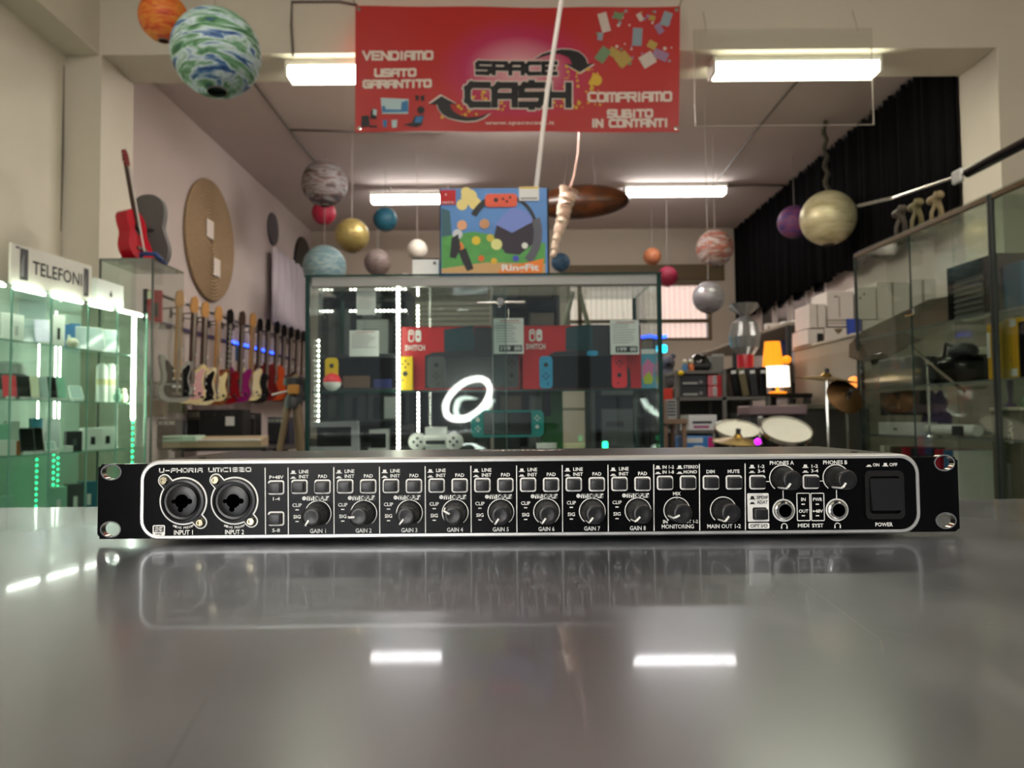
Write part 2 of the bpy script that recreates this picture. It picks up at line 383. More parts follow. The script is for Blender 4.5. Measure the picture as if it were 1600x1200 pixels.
g1.inputs['Roughness'].default_value = .02; g3 = nt.nodes.new('ShaderNodeBsdfGlossy'); g3.inputs[0].default_value = (.80, .83, .89, 1)
gm_ = nt.nodes.new('ShaderNodeMixShader'); gm_.inputs[0].default_value = .68; nt.links.new(g1.outputs[0], gm_.inputs[1]); nt.links.new(g3.outputs[0], gm_.inputs[2])
rng(.03, .06, g1.inputs['Roughness']); rng(.16, .27, g3.inputs['Roughness']); rng(.34, .46, g2.inputs['Roughness'])
cr = nt.nodes.new('ShaderNodeMix'); cr.data_type = 'RGBA'; cr.inputs[6].default_value = (.29, .30, .335, 1); cr.inputs[7].default_value = (.37, .38, .415, 1)
nt.links.new(n1.outputs['Fac'], cr.inputs[0]); nt.links.new(cr.outputs[2], g2.inputs[0])
vo = nt.nodes.new('ShaderNodeTexNoise'); vo.inputs['Scale'].default_value = 160; mp2 = nt.nodes.new('ShaderNodeMapping'); mp2.inputs['Scale'].default_value = (.05, 1, 1)
nt.links.new(tc.outputs['Object'], mp2.inputs[0]); nt.links.new(mp2.outputs[0], vo.inputs['Vector'])
bp = nt.nodes.new('ShaderNodeBump'); bp.inputs['Strength'].default_value = .05; bp.inputs['Distance'].default_value = .0006
nt.links.new(vo.outputs['Fac'], bp.inputs['Height']); nt.links.new(bp.outputs[0], g2.inputs['Normal'])
nt.links.new(fr.outputs[0], mixs.inputs[0]); nt.links.new(g2.outputs[0], mixs.inputs[1]); nt.links.new(gm_.outputs[0], mixs.inputs[2]); nt.links.new(mixs.outputs[0], out.inputs[0])
ct = thing('shop_counter', 'brushed steel shop counter carrying the rack unit', 'counter', (0, .26, 0))
B().bb(-1.5, 1.5, -.42, .365, CT - .03, CT, .003).done('counter_top', m_steel, ct)
B().bb(-1.47, 1.47, -.34, .34, 0.08, CT - .03).done('counter_body', M('counter_laminate', (120, 118, 114), .5), ct)
B().bb(-1.44, 1.44, -.30, .30, 0, .08).done('plinth', m_dark, ct)
# scratches worn into the steel
m_scr = M('bright_scratch', (124, 124, 128), .5, metal=.9)
def onct(px, py):
    d = CR @ Vector(((px - 800) / FPX, -(py - 600) / FPX, -1)); p = Vector((0, 0, CZ)) + d * ((CT - CZ) / d.z); return Vector((p.x, p.y - .26, CT + .00004))
sb = B()
for a, b, w in (((262, 1198), (324, 1088), .0006), ((324, 1088), (372, 1036), .0003), ((1250, 908), (1376, 1000), .0002), ((1376, 1000), (1380, 1024), .0003), ((1198, 918), (1210, 934), .0004), ((1130, 938), (1210, 952), .0002),
                ((1450, 1000), (1380, 985), .0002), ((908, 997), (968, 988), .0002), ((1480, 918), (1497, 920), .0003), ((1530, 978), (1600, 990), .0002), ((20, 905), (190, 870), .0003), ((1530, 972), (1598, 976), .0002)):
    p, q = onct(*a), onct(*b); d = (q - p).normalized(); nn = Vector((-d.y, d.x, 0)) * w; sb.quad(p - nn, p + nn, q + nn, q - nn)
sb.done('scratch_marks', m_scr, ct, kind='stuff')
# ================================================================ the rack audio interface
DD = 0.427
_o = W(825, 840, DD); DX, DZ = _o.x, CT + .0026            # front face centre, underside above the counter
dev = thing('rack_audio_interface', 'black one-unit rack audio interface with silver rimmed front panel on counter', 'audio interface', (DX, DD, CT))
def L(px, py):
    p = W(px, py, DD); return (p.x - DX, p.z - CT)
K = DD / FPX
m_blk = M('black_panel_paint', (4, 4, 5), .26, var=.15, scale=200, spec=.14)
m_chas = M('black_chassis_powder', (13, 13, 14), .34, var=.15, scale=400, bump=.02)
m_sil = M('silver_rim', (214, 214, 210), .34, metal=.7)
m_ink = M('white_print', (250, 250, 244), .5)
m_knob = M('black_knob_rubber', (16, 16, 17), .42)
m_cap = M('knob_cap_black', (24, 24, 25), .34)
m_btn = M('button_grey_black', (24, 24, 26), .35)
m_chr = M('chrome', (205, 203, 196), .15, metal=1)
m_hole = M('socket_black', (4, 4, 4), .5)
x0, zt = L(218, 719.5); x1, _ = L(1437, 709.5); zb = L(825, 839)[1]; zt = L(825, 714)[1]
H = zt - zb
# chassis, ears, rim, panel
B().bb(x0 + .003, x1 - .003, .010, .133, zb + .001, zt - .0006, .0012).done('chassis', m_chas, dev)
ro = rrect(x0, x1, zb, zt, .0112, 8); ri = rrect(x0 + .0024, x1 - .0024, zb + .0023, zt - .0023, .0090, 8); rm = rrect(x0 + .0009, x1 - .0009, zb + .0009, zt - .0009, .0104, 8)
fb = B(); n = len(ro)
vs = [(a, .010, b) for a, b in ro] + [(a, .0012, b) for a, b in ro] + [(a, 0, b) for a, b in rm] + [(a, 0.0001, b) for a, b in ri] + [(a, .0008, b) for a, b in ri]
fs = []
for j in range(4): fs += [(j * n + i, j * n + (i + 1) % n, (j + 1) * n + (i + 1) % n, (j + 1) * n + i) for i in range(n)]
fb._add(vs, fs).done('front_rim', m_sil, dev, True)
B().prism(ri, .0006, .009).done('front_panel', m_blk, dev)
ear_l, ear_r = L(147, 722)[0], L(1503, 710)[0]
for sgn, ex, ix in ((-1, ear_l, x0), (1, ear_r, x1)):
    e = B(); yo, yi = .0045, .0085
    hs = [L(167.5, 738.5), L(166.5, 829)] if sgn < 0 else [L(1482.5, 724), L(1485, 815)]
    a0, a1 = (ex, ix + .004) if sgn < 0 else (ix - .004, ex)
    zt2, zb2 = zt - .0022, zb + .0002; zm = (zt2 + zb2) / 2
    # plate cut in two halves, each a frame round one slot
    for (hx, hz), z0, z1, top in ((hs[0], zm, zt2, 1), (hs[1], zb2, zm, 0)):
        N = 36; po = []; pin = []
        for i in range(N):
            t = 2 * math.pi * i / N; c, s_ = math.cos(t), math.sin(t)
            q = 1e9
            if abs(c) > 1e-9: q = min(q, ((a1 if c > 0 else a0) - hx) / c)
            if abs(s_) > 1e-9: q = min(q, ((z1 if s_ > 0 else z0) - hz) / s_)
            X, Z = hx + q * c, hz + q * s_
            po.append((X, Z)); px_, pz_ = .0056 * c, .0044 * s_; pin.append((hx + px_, hz + pz_))
        # snap the nearest samples to the corners
        for cx, cz in ((a0, z0), (a1, z0), (a0, z1), (a1, z1)):
            i = min(range(N), key=lambda i: (po[i][0] - cx) ** 2 + (po[i][1] - cz) ** 2)
            outer = (cx == ex) and ((cz == z1 and top) or (cz == z0 and not top))
            if outer: po[i] = (cx - sgn * .0012, cz + (-.0012 if top else .0012))
            else: po[i] = (cx, cz)
        e.ring(po, pin, yo, yi)
    eo = e.done('rack_ear', m_blk, dev)
    for hx, hz in hs:
        B().ring([(hx + .00585 * math.cos(2 * math.pi * i / 28), hz + .00465 * math.sin(2 * math.pi * i / 28)) for i in range(28)],
                 [(hx + .0052 * math.cos(2 * math.pi * i / 28), hz + .0040 * math.sin(2 * math.pi * i / 28)) for i in range(28)], .0041, .0088).done('slot_edge', m_chr, eo, True)
for sx in (-.17, .17):
    for y in (.03, .115):
        B().lathe([(.0068, 0), (.0075, .001), (.007, zb + .0012)], 16, (sx, y, 0)).done('rubber_foot', m_hole, dev)

ink = B(); inkd = B()
YI = .00045
def flat(b, poly, y=YI): b.prism(poly, y, y + .00025)
def ptext(t, cx, cy, w, h, b=None, bold=.012, y=YI):
    """printed word centred at photo pixel (cx, cy), w x h photo pixels"""
    vs, fs = text_mesh(t, bold); X, Z = L(cx, cy); b = b or ink
    b._add([(X + (a - .5) * w * K, y, Z + (c - .5) * h * K) for a, c in vs], fs)
def pbar(ax, ay, bx, by, t, b=None):
    p, q = Vector(L(ax, ay)), Vector(L(bx, by)); d = (q - p).normalized(); nn = Vector((-d.y, d.x)) * t * K / 2
    flat(b or ink, [tuple(p + nn), tuple(p - nn), tuple(q - nn), tuple(q + nn)])
def pframe(cx, cy, w, h, r, t, b=None):
    X, Z = L(cx, cy); a, c = w * K / 2, h * K / 2
    (b or ink).ring(rrect(X - a, X + a, Z - c, Z + c, r * K, 3), rrect(X - a + t * K, X + a - t * K, Z - c + t * K, Z + c - t * K, max(.2, r - t) * K, 3), YI, YI + .0003)
def parc(cx, cy, r, a0, a1, t, n=20):
    X, Z = L(cx, cy); q = []
    for rr, rng in ((r + t / 2, range(n + 1)), (r - t / 2, range(n, -1, -1))):
        for i in rng: a = R(a0 + (a1 - a0) * i / n); q.append((X + rr * K * math.cos(a), Z + rr * K * math.sin(a)))
    for i in range(n):
        flat(ink, [q[i], q[i + 1], q[2 * n - i], q[2 * n + 1 - i]])
def sl(px, py): return py - (px - 825) * .0089           # rows follow the panel
def psym(cx, cy, out_, b=None):
    """the small pushed / released switch pictogram"""
    b = b or ink; pbar(cx - 4.6, cy + 2, cx + 4.6, cy + 2, 1.1, b)
    X, Z = L(cx, cy - (.5 if out_ else -.6)); w, h = 2.9 * K, (2.2 if out_ else 1.3) * K
    flat(b, [(X - w, Z - h), (X + w, Z - h), (X + w * .8, Z + h), (X - w * .8, Z + h)])
def words(word, cx, cy, w, h, t, b=None):
    X, Z = L(cx, cy)
    for q in strokes(word, w * K, h * K, t * K, .38): flat(b or ink, [(X - w * K / 2 + a, Z - h * K / 2 + c) for a, c in q])
def button(cx, cy, ink_frame=True):
    t = B(); X, Z = L(cx, cy)
    if ink_frame: pframe(cx, cy, 25.6, 22.4, 4.2, 2.6)
    t.box((X, -.0016, Z), (18.6 * K, .0052, 15.6 * K), .0006, seg=2); return t.done('push_button', m_btn, dev, True)
def knob(cx, cy, ang):
    """fluted knob with a white pointer; ang in degrees, 0 = right, 90 = up"""
    X, Z = L(cx, cy); k = B(Matrix.Translation((X, 0, Z)))
    k.lathe([(.0064, -.0006), (.0064, .0012), (.0060, .0020), (.0054, .0128)], 72, axis='Y', ribs=.05)
    o = k.done('knob', m_knob, dev)
    B(Matrix.Translation((X, 0, Z))).lathe([(.0054, .0126), (.0053, .0138), (.0046, .0147), (.0030, .0144), (0, .0142)], 40, axis='Y').done('knob_cap', m_cap, o, 'all')
    c, s_ = math.cos(R(ang)), math.sin(R(ang)); pm = Matrix.Translation((X, 0, Z)) @ Matrix.Rotation(-R(ang), 4, 'Y')
    b = B(pm); w = .00045
    b._add([(.0020, -.0152, -w), (.0020, -.0152, w), (.0047, -.0154, w), (.0047, -.0154, -w), (.0058, -.0140, w), (.0058, -.0140, -w), (.0064, -.0030, w), (.0064, -.0030, -w),
            (.0020, -.0140, -w), (.0020, -.0140, w), (.0050, -.003, w), (.0050, -.003, -w)],
           [(0, 1, 2, 3), (3, 2, 4, 5), (5, 4, 6, 7), (0, 8, 9, 1), (6, 10, 11, 7), (1, 9, 10, 6, 4, 2), (0, 3, 5, 7, 11, 8)])
    b.done('pointer', m_ink, o)
def led(cx, cy, b=None): pbar(cx - 2.6, cy, cx + 2.6, cy, 1.6, b)

words('U-PHORIA', 282, 735, 68, 7.2, 1.7); words('UMC1820', 358.5, 734, 67, 7.2, 1.7)
X, Z = L(247.5, 829)
flat(ink, rrect(X - 9.6 * K, X + 9.6 * K, Z - 8.3 * K, Z + 8.3 * K, 2.4 * K, 3))
inkd.prism(rrect(X - 7.6 * K, X + 7.6 * K, Z - 2.2 * K, Z + 6.4 * K, 1 * K, 2), YI - .0001, YI)
words96 = B()
for q in strokes('96', 12 * K, 6.4 * K, 1.4 * K, .3): flat(words96, [(X - 6 * K + a, Z - 1.0 * K + c) for a, c in q], YI - .00022)
words96.done('sample_rate_digits', m_ink, dev)
ptext('kHz', 247.5, 834.2, 9, 3.6, inkd, y=YI - .0001)
for i, (cx, s1, s2, nm) in enumerate((((286, 783), (256.5, 751), (313, 816.5), 'INPUT 1'), ((366, 782.5), (337, 750), (392.5, 814.5), 'INPUT 2'))):
    X, Z = L(*cx); a, c = L(*s1), L(*s2)
    for r_, r2, mt, y, nm2, bb_ in ((37.2, 10.2, m_ink, YI, 'jack_outline', ink), (34.6, 8.2, m_hole, YI - .0004, 'jack_flange', None)):
        q = bb_ or B()
        q.prism(circ(X, Z, r_ * K, 48), y, y + .0006); q.prism(capsule(a[0], a[1], c[0], c[1], r2 * K), y + .00002, y + .0006)
        if not bb_: jo = q.done('combo_jack', mt, dev)
    B(Matrix.Translation((X, 0, Z))).lathe([(33.5 * K, 0), (33 * K, .0012), (29.5 * K, .0014), (28.5 * K, .0004), (24.5 * K, .0002), (24 * K, .0016), (22.8 * K, .0018), (11 * K, .0018), (10.4 * K, .0006), (0, .0003)], 48, axis='Y').done('socket_insert', M('socket_insert_black', (13, 13, 14), .3), jo, True)
    hb = B()
    hb.prism(circ(X, Z, 10.4 * K, 28), -.00192, -.0015)
    for aa in (180, 0, 262): hb.prism(circ(X + 12.4 * K * math.cos(R(aa)), Z + 12.4 * K * math.sin(R(aa)), (4.2 if aa != 180 else 3.2) * K, 16), -.00194, -.0015)
    hb.done('socket_hole', M('deep_black', (1, 1, 1), .9, spec=0), jo)
    ptext('COMBO', X and cx[0] + 4, cx[1] - 13, 17, 3.4, None) if False else None
    for sx, sz in (a, c):
        so = B(Matrix.Translation((sx, 0, sz))).lathe([(6.6 * K, 0), (6.6 * K, .0009), (5.2 * K, .0016), (3.2 * K, .0016), (2.9 * K, .0005), (0, .0005)], 20, axis='Y').done('screw', M('nickel', (200, 190, 160), .25, metal=1), jo, True)
    for j, ch in enumerate('MIDAS PREAMP'):
        if ch == ' ': continue
        tt = (j - 5.5) / 5.5; ptext(ch, cx[0] + tt * 15, cx[1] + 41.8 - 3.0 * tt * tt - tt * .2, 2.6, 3.6)
    ptext(nm, cx[0], 832.2 - (cx[0] - 286) * .0089, 29.5, 7.4, bold=.02)
for dx in [414] + [449.8 + 71.5 * i for i in range(11)]:
    pbar(dx - .2, sl(dx, 727.3), dx + .4, sl(dx, 831.5), 1.5)
ptext('P+48V', 431.5, 745.8, 22, 5.6, bold=.02); button(431, 761.8); ptext('1-4', 431.5, 779.5, 11, 5.4, bold=.02)
button(431, 810.5); ptext('5-8', 431, 828.8, 12, 5.6, bold=.02)
angs = [236, 184, 232, 152, 238, 235, 232, 225]
for i in range(8):
    d = 449.8 + 71.5 * i; yo = -(d - 449.8) * .0089
    psym(d + 8, 738 + yo, True); psym(d + 8, 745.6 + yo, False)
    ptext('LINE', d + 24.5, 737 + yo, 15, 5.4, bold=.02); ptext('INST', d + 24.5, 744.8 + yo, 15, 5.4, bold=.02); ptext('PAD', d + 54, 744.4 + yo, 14, 5.4, bold=.02)
    button(d + 17.8, 760.6 + yo); button(d + 53.8, 760.6 + yo)
    X, Z = L(d + 25, 778.8 + yo); flat(ink, circ(X, Z, 3.2 * K, 14)); words('MIDAS', d + 46.5, 778.8 + yo, 35, 7.0, 2.0)
    ptext('CLIP', d + 14, 789.5 + yo, 14.5, 5.6, bold=.02); led(d + 14, 796.8 + yo); ptext('SIG', d + 14, 807.6 + yo, 11.5, 5.6, bold=.02); led(d + 14, 815 + yo)
    parc(d + 46.8, 802.8 + yo, 20.2, -52, 232, 1.5); knob(d + 46.8, 802.8 + yo, angs[i])
    ptext('GAIN %d' % (i + 1), d + 46.5, 829.8 + yo, 25, 6.8, bold=.02)
d = 1021.3
psym(d + 7, 730.5, True); ptext('IN 1-2', d + 23, 729.8, 18, 5.2, bold=.02); psym(d + 7, 738.3, False); ptext('IN 1-8', d + 23, 737.6, 18, 5.2, bold=.02)
psym(d + 41, 730.2, True); ptext('STEREO', d + 58.5, 729.6, 23, 5.2, bold=.02); psym(d + 41, 738, False); ptext('MONO', d + 57.5, 737.4, 21, 5.2, bold=.02)
button(d + 18, 754.6); button(d + 54, 754.2)
ptext('MIX', d + 36.5, 771.5, 12, 5.4, bold=.02); parc(d + 36.6, 797.5, 20.2, -50, 230, 1.5); pbar(d + 36.6, 779.4, d + 36.6, 776, 1.6); knob(d + 36.6, 797.5, 205)
ptext('IN', d + 18.5, 815.4, 7, 5.4, bold=.02); ptext('OUT 1-2', d + 57.5, 815, 24, 5.2, bold=.02); ptext('MONITORING', d + 38, 822.8, 50, 6.4, bold=.02)
d = 1093.6
ptext('DIM', d + 17, 737, 13, 5.4, bold=.02); ptext('MUTE', d + 53, 736.6, 18.5, 5.4, bold=.02); button(d + 17.5, 754); button(d + 53.5, 753.8)
parc(d + 37, 797, 20.2, -50, 230, 1.5); knob(d + 37, 797, 232); ptext('MAIN OUT 1-2', d + 38, 822.4, 52, 6.4, bold=.02)
for cx, kx, jx, nm, tx in ((1184, 1223.5, 1225, 'PHONES A', 1222), (1267.5, 1307, 1308.4, 'PHONES B', 1305.5)):
    psym(cx - 8.5, 729.2 + (1184 - cx) * .006, True); ptext('1-2', cx + 6, 728.8 + (1184 - cx) * .006, 10, 5.2, bold=.02); psym(cx - 8.5, 736.6 + (1184 - cx) * .006, False); ptext('3-4', cx + 6, 736.2 + (1184 - cx) * .006, 11, 5.2, bold=.02)
    yo = (1184 - cx) * .0089
    button(cx, 753.6 + yo); ptext(nm, tx, 723.2 + yo, 37.5, 6.2, bold=.02)
    parc(kx, 747.4 + yo, 20.4, -40, 232, 1.5); knob(kx, 747.4 + yo, 232)
    pbar(cx + 12.6, 752.6 + yo, kx - 20, 752.4 + yo, 1.4); pbar(kx + .5, 766.5 + yo, kx + .8, 780 + yo, 1.4)
    X, Z = L(jx, 797.5 + yo)
    ink.ring(circ(X, Z, 17.6 * K, 36), circ(X, Z, 15.2 * K, 36), YI, YI + .0003)
    jo = B(Matrix.Translation((X, 0, Z))).lathe([(14.6 * K, -.0004), (14.6 * K, .0010), (12.6 * K, .0014), (12.0 * K, .0022), (10.0 * K, .0022), (8.6 * K, .0012), (8.4 * K, -.0004)], 36, axis='Y').done('phone_jack', m_chr, dev, True)
    B().prism(circ(X, Z, 8.9 * K, 24), -.0003, .0002).done('jack_hole', MATS['deep_black'], jo)
    hy = 822.6 + yo; parc(jx + 1, hy, 4.4, 0, 180, 1.3, 10); pbar(jx - 3.2, hy, jx - 3.2, hy + 3.6, 2); pbar(jx + 5.2, hy, jx + 5.2, hy + 3.6, 2)
X0_, Z0_ = L(1185.2, 793)
flat(ink, rrect(X0_ - 16.7 * K, X0_ + 16.7 * K, Z0_ - 22 * K, Z0_ + 22 * K, 1.5 * K, 2), YI + .0001)
psym(1176, 778, True, inkd); ptext('SPDIF', 1191.5, 777.3, 18, 5.2, inkd, .02, YI - .0001); psym(1176, 785.4, False, inkd); ptext('ADAT', 1191.5, 784.8, 17, 5.2, inkd, .02, YI - .0001)
X, Z = L(1187.4, 802.6); inkd.prism(rrect(X - 11 * K, X + 11 * K, Z - 9.5 * K, Z + 9.5 * K, 2.5 * K, 3), YI - .0001, YI); button(1187.4, 802.6, False)
X, Z = L(1186.2, 821.8); flat(ink, rrect(X - 16.2 * K, X + 16.2 * K, Z - 4.5 * K, Z + 4.5 * K, 1.8 * K, 2)); ptext('OPT I/O', 1186.2, 821.8, 27, 5.4, inkd, .02, YI - .0001)
for cx, a, b_, c_ in ((1256, 'IN', 'OUT', 'MIDI'), (1278.2, 'PWR', '+48V', 'SYST')):
    pframe(cx, 792.2, 21.2, 43.6, 2, 1.3); ptext(a, cx - .2, 780.4, 7 if a == 'IN' else 14.5, 5.2, bold=.02); led(cx - .5, 788); ptext(b_, cx, 798.8, 14.5 if b_ == 'OUT' else 16.5, 5.2, bold=.02); led(cx - .2, 806); ptext(c_, cx, 821.2, 17.5, 6, bold=.02)
psym(1358.5, 727, False); ptext('ON', 1369.5, 726.4, 10, 5.2, bold=.02); psym(1384, 726.2, True); ptext('OFF', 1396.5, 726, 12.5, 5.2, bold=.02)
ptext('POWER', 1382, 819.6, 27, 6.2, bold=.02)
xa, za = L(1352, 811); xb, zb_ = L(1410.5, 735)
B().ring(rrect(xa, xb, za, zb_, .003, 4), rrect(xa + .0022, xb - .0022, za + .003, zb_ - .003, .002, 4), -.0012, .0008).done('switch_bezel', m_hole, dev, True)
xa, za = L(1358.5, 798); xb, zb_ = L(1404.5, 746); zm = (za + zb_) / 2
pw = B().prism([(.0006, za), (-.0044, za + .0006), (-.0028, zm), (-.0016, zb_ - .0004), (.0006, zb_)], xa, xb, 'X').done('power_rocker', M('rocker_black', (17, 17, 18), .3), dev)
ink.done('panel_lettering', m_ink, dev, kind='stuff'); inkd.done('dark_lettering', m_hole, dev, kind='stuff')
# maker's name printed on the lid
vs, fs = text_mesh('behringer', .02)
B()._add([((a - .5) * .060 - .001, .098 + c * .014, zt - .0005) for a, c in vs], fs).done('lid_lettering', m_ink, dev)
for px in (260, 1395):
    X = L(px, 700)[0]; B().lathe([(.0022, 0), (.002, .0006), (0, .0008)], 12, (X * .96, .03, zt - .0006)).done('lid_screw', m_chas, dev)
# ================================================================ banner
BD = 5.66
def by_(x, z): return BD + .010 * math.sin(2.3 * x + 1.7 * z) + .006 * math.sin(7.1 * x - 3 * z)
def BP(px, py, e=0.0):
    p = W(px, py, BD); return (p.x, by_(p.x, p.z) - e, p.z)
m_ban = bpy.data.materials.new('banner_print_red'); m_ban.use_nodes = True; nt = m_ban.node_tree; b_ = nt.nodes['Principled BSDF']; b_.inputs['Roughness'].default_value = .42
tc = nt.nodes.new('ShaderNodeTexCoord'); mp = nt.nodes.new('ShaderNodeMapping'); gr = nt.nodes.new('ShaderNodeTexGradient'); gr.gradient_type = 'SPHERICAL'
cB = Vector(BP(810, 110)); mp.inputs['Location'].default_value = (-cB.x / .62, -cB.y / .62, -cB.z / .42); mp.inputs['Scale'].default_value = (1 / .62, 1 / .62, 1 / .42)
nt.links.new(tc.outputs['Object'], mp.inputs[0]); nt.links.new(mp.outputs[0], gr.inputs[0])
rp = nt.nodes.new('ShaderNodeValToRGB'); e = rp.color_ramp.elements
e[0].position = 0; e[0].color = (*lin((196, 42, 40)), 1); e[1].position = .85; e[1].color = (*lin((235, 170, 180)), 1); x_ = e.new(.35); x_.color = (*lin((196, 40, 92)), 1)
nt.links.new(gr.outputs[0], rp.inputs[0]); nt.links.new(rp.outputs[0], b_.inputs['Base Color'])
ban = thing('shop_banner', 'wide red printed banner hung from the beam with white and black lettering', 'banner', (0, 0, 0))
NX, NZ = 44, 16; bs = B(); vs = []
for e_ in (0, -.003):
    for j in range(NZ + 1):
        for i in range(NX + 1):
            u, v = i / NX, j / NZ
            px = 556 + (1062.5 - 556) * u - 1.5 * v; py = 10.5 + 195.5 * v + 3 * math.sin(math.pi * u) * (1 - v) * 0
            vs.append(BP(px, py, e_))
n1_ = (NX + 1) * (NZ + 1); fs = []
for j in range(NZ):
    for i in range(NX):
        a = j * (NX + 1) + i; q = (a, a + 1, a + NX + 2, a + NX + 1); fs += [q, tuple(n1_ + k for k in q[::-1])]
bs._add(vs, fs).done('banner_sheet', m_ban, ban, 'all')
m_bw = M('banner_white_ink', (240, 226, 214), .5); m_bk = M('banner_black_ink', (18, 17, 20), .45)
def bpoly(b, pts, e): b._add([BP(*p, e) for p in pts], [tuple(range(len(pts)))])
def bword(b, word, cx, cy, w, h, t, e):
    for q in strokes(word, w, h, t, .34): bpoly(b, [(cx - w / 2 + a, cy + h / 2 - c) for a, c in q], e)
wb = B(); kb = B(); hb = B()
for w_, cx, cy, w, h in (('VENDIAMO', 622, 88, 111, 15), ('USATO', 618, 114.5, 66, 13.5), ('GARANTITO', 621, 132, 108, 13.5), ('COMPRIAMO', 984, 151, 132, 16), ('SUBITO', 984.5, 177, 72, 14), ('IN CONTANTI', 984, 192, 120, 14)):
    bword(wb, w_, cx, cy, w, h, 3.6, .006)
bword(hb, 'SPACE', 807, 107, 132, 26, 9.5, .005); bword(kb, 'SPACE', 807, 107, 129, 23, 6.5, .007)
bword(hb, 'CA$H', 809.5, 149, 172, 45, 14, .005); bword(kb, 'CA$H', 809.5, 149, 168, 41, 10.5, .007)
vs, fs = text_mesh('www.spacecash.it', .01); wb._add([BP(758 + a * 108, 197.5 - c * 8, .006) for a, c in vs], fs)
ar1 = [(834, 93), (848, 84), (864, 79), (878, 77), (891, 77.6), (903, 80.5), (911, 86), (916, 92), (918, 99.6), (928, 99), (906, 113), (882.5, 100), (893.7, 101), (891, 94), (887.6, 89.4), (874, 83.7), (856, 86)]
ar2 = [(766, 177), (755, 185), (742.5, 189.5), (728, 190.5), (715.5, 189), (702, 186), (692, 180.6), (686, 173), (683.4, 165.4), (671.6, 164.4), (690, 152), (713.8, 164.4), (703.7, 164.4), (705, 170), (708.8, 175.5), (718, 181), (729, 184.5), (749, 183)]
for ar in (ar1, ar2):
    bpoly(kb, ar, .0065); cx = sum(p[0] for p in ar) / len(ar); cy = sum(p[1] for p in ar) / len(ar)
    bpoly(hb, [(cx + (p[0] - cx) * 1.05, cy + (p[1] - cy) * 1.12) for p in ar], .0045)
hb.done('lettering_halo', m_bw, ban, kind='stuff'); kb.done('black_lettering', m_bk, ban, kind='stuff'); wb.done('white_lettering', m_bw, ban, kind='stuff')
rnd = random.Random(3)
notes = [('note_green', (120, 150, 110)), ('note_grey', (150, 165, 175)), ('note_pale', (220, 205, 195)), ('note_ochre', (190, 160, 80)), ('note_lilac', (165, 130, 165))]
nb = {k: B() for k, _ in notes}
for cx, cy, w, h, a, k in ((944, 35, 14, 30, -15, 2), (966, 25, 14, 10, 20, 0), (996, 57, 15, 28, 3, 1), (1041, 30, 14, 22, 20, 1), (1030, 45, 10, 16, -30, 4), (942, 85, 16, 24, 35, 0), (960, 82, 18, 14, 30, 3), (974, 92, 22, 20, -40, 3), (1012, 93, 22, 20, -30, 2), (1032, 86, 24, 14, 25, 4), (1019, 70, 14, 12, 30, 3), (1000, 26, 8, 12, -30, 2), (938, 57, 8, 12, 10, 1), (1019, 28, 10, 8, 10, 3)):
    c, s_ = math.cos(R(a)), math.sin(R(a)); bpoly(nb[notes[k][0]], [(cx + x * w / 2 * c - y * h / 2 * s_, cy + x * w / 2 * s_ + y * h / 2 * c) for x, y in ((-1, -1), (1, -1), (1, 1), (-1, 1))], .005 + rnd.random() * .002)
for i in range(46):
    cx, cy = 932 + rnd.random() * 118, 16 + rnd.random() * 88; r = 1.2 + rnd.random() * 2.2; k = notes[rnd.randrange(5)][0]
    bpoly(nb[k], [(cx + r * math.cos(t), cy + r * math.sin(t)) for t in (0, 1.3, 2.5, 3.9, 5.1)], .0045)
for k, c in notes: nb[k].done('printed_banknotes', M(k, c, .5), ban, kind='stuff')
cb = B()
for i in range(120):
    t = rnd.random()
    cx, cy = (690 + t * 250, 188 - 18 * math.sin(t * 2.2) - rnd.random() * 22) if i < 70 else ((880 + rnd.random() * 62, 100 + rnd.random() * 45) if i < 100 else (735 + rnd.random() * 50, 140 + rnd.random() * 25))
    r = 1 + rnd.random() * 2; bpoly(cb, circ(cx, cy, r, 7), .0048)
bpoly(cb, circ(932, 124.5, 9, 14), .0048); cb.done('printed_coins', M('coin_yellow', (232, 190, 60), .5), ban, kind='stuff')
ib = B()
for pts in ([(565, 181), (576, 180), (578, 197), (564, 199)], [(576, 196), (589, 196), (590, 199), (578, 199)], [(648, 183), (663, 181), (660, 196), (643, 195)], [(630, 196), (646, 192), (660, 197), (650, 200)], [(586, 168), (580, 172), (578, 186), (589, 186)], [(649, 150), (655, 151), (654, 159), (650, 158)], [(657, 152), (664, 150), (663, 160), (659, 159)]): bpoly(ib, pts, .005)
bpoly(ib, circ(658, 173.5, 6, 12), .005); ib.done('printed_gadgets', m_bk, ban, kind='stuff')
sb = B(); bpoly(sb, [(595, 153), (639, 156), (638, 179), (597, 178)], .005); bpoly(sb, [(612, 188), (621, 188), (620, 200), (613, 200)], .005); bpoly(sb, [(583, 170), (589, 172), (588, 181), (583, 179)], .0055); sb.done('printed_monitor', M('monitor_sky', (190, 215, 220), .5), ban)
sb = B(); bpoly(sb, [(597, 166), (612, 164), (638, 158), (638, 176), (597, 176)], .0055); bpoly(sb, [(598, 188), (605, 188), (604, 199), (599, 199)], .0055); bpoly(sb, [(650, 184), (662, 183), (659, 193), (648, 193)], .0058); sb.done('printed_screens', M('screen_blue', (60, 130, 185), .5), ban)
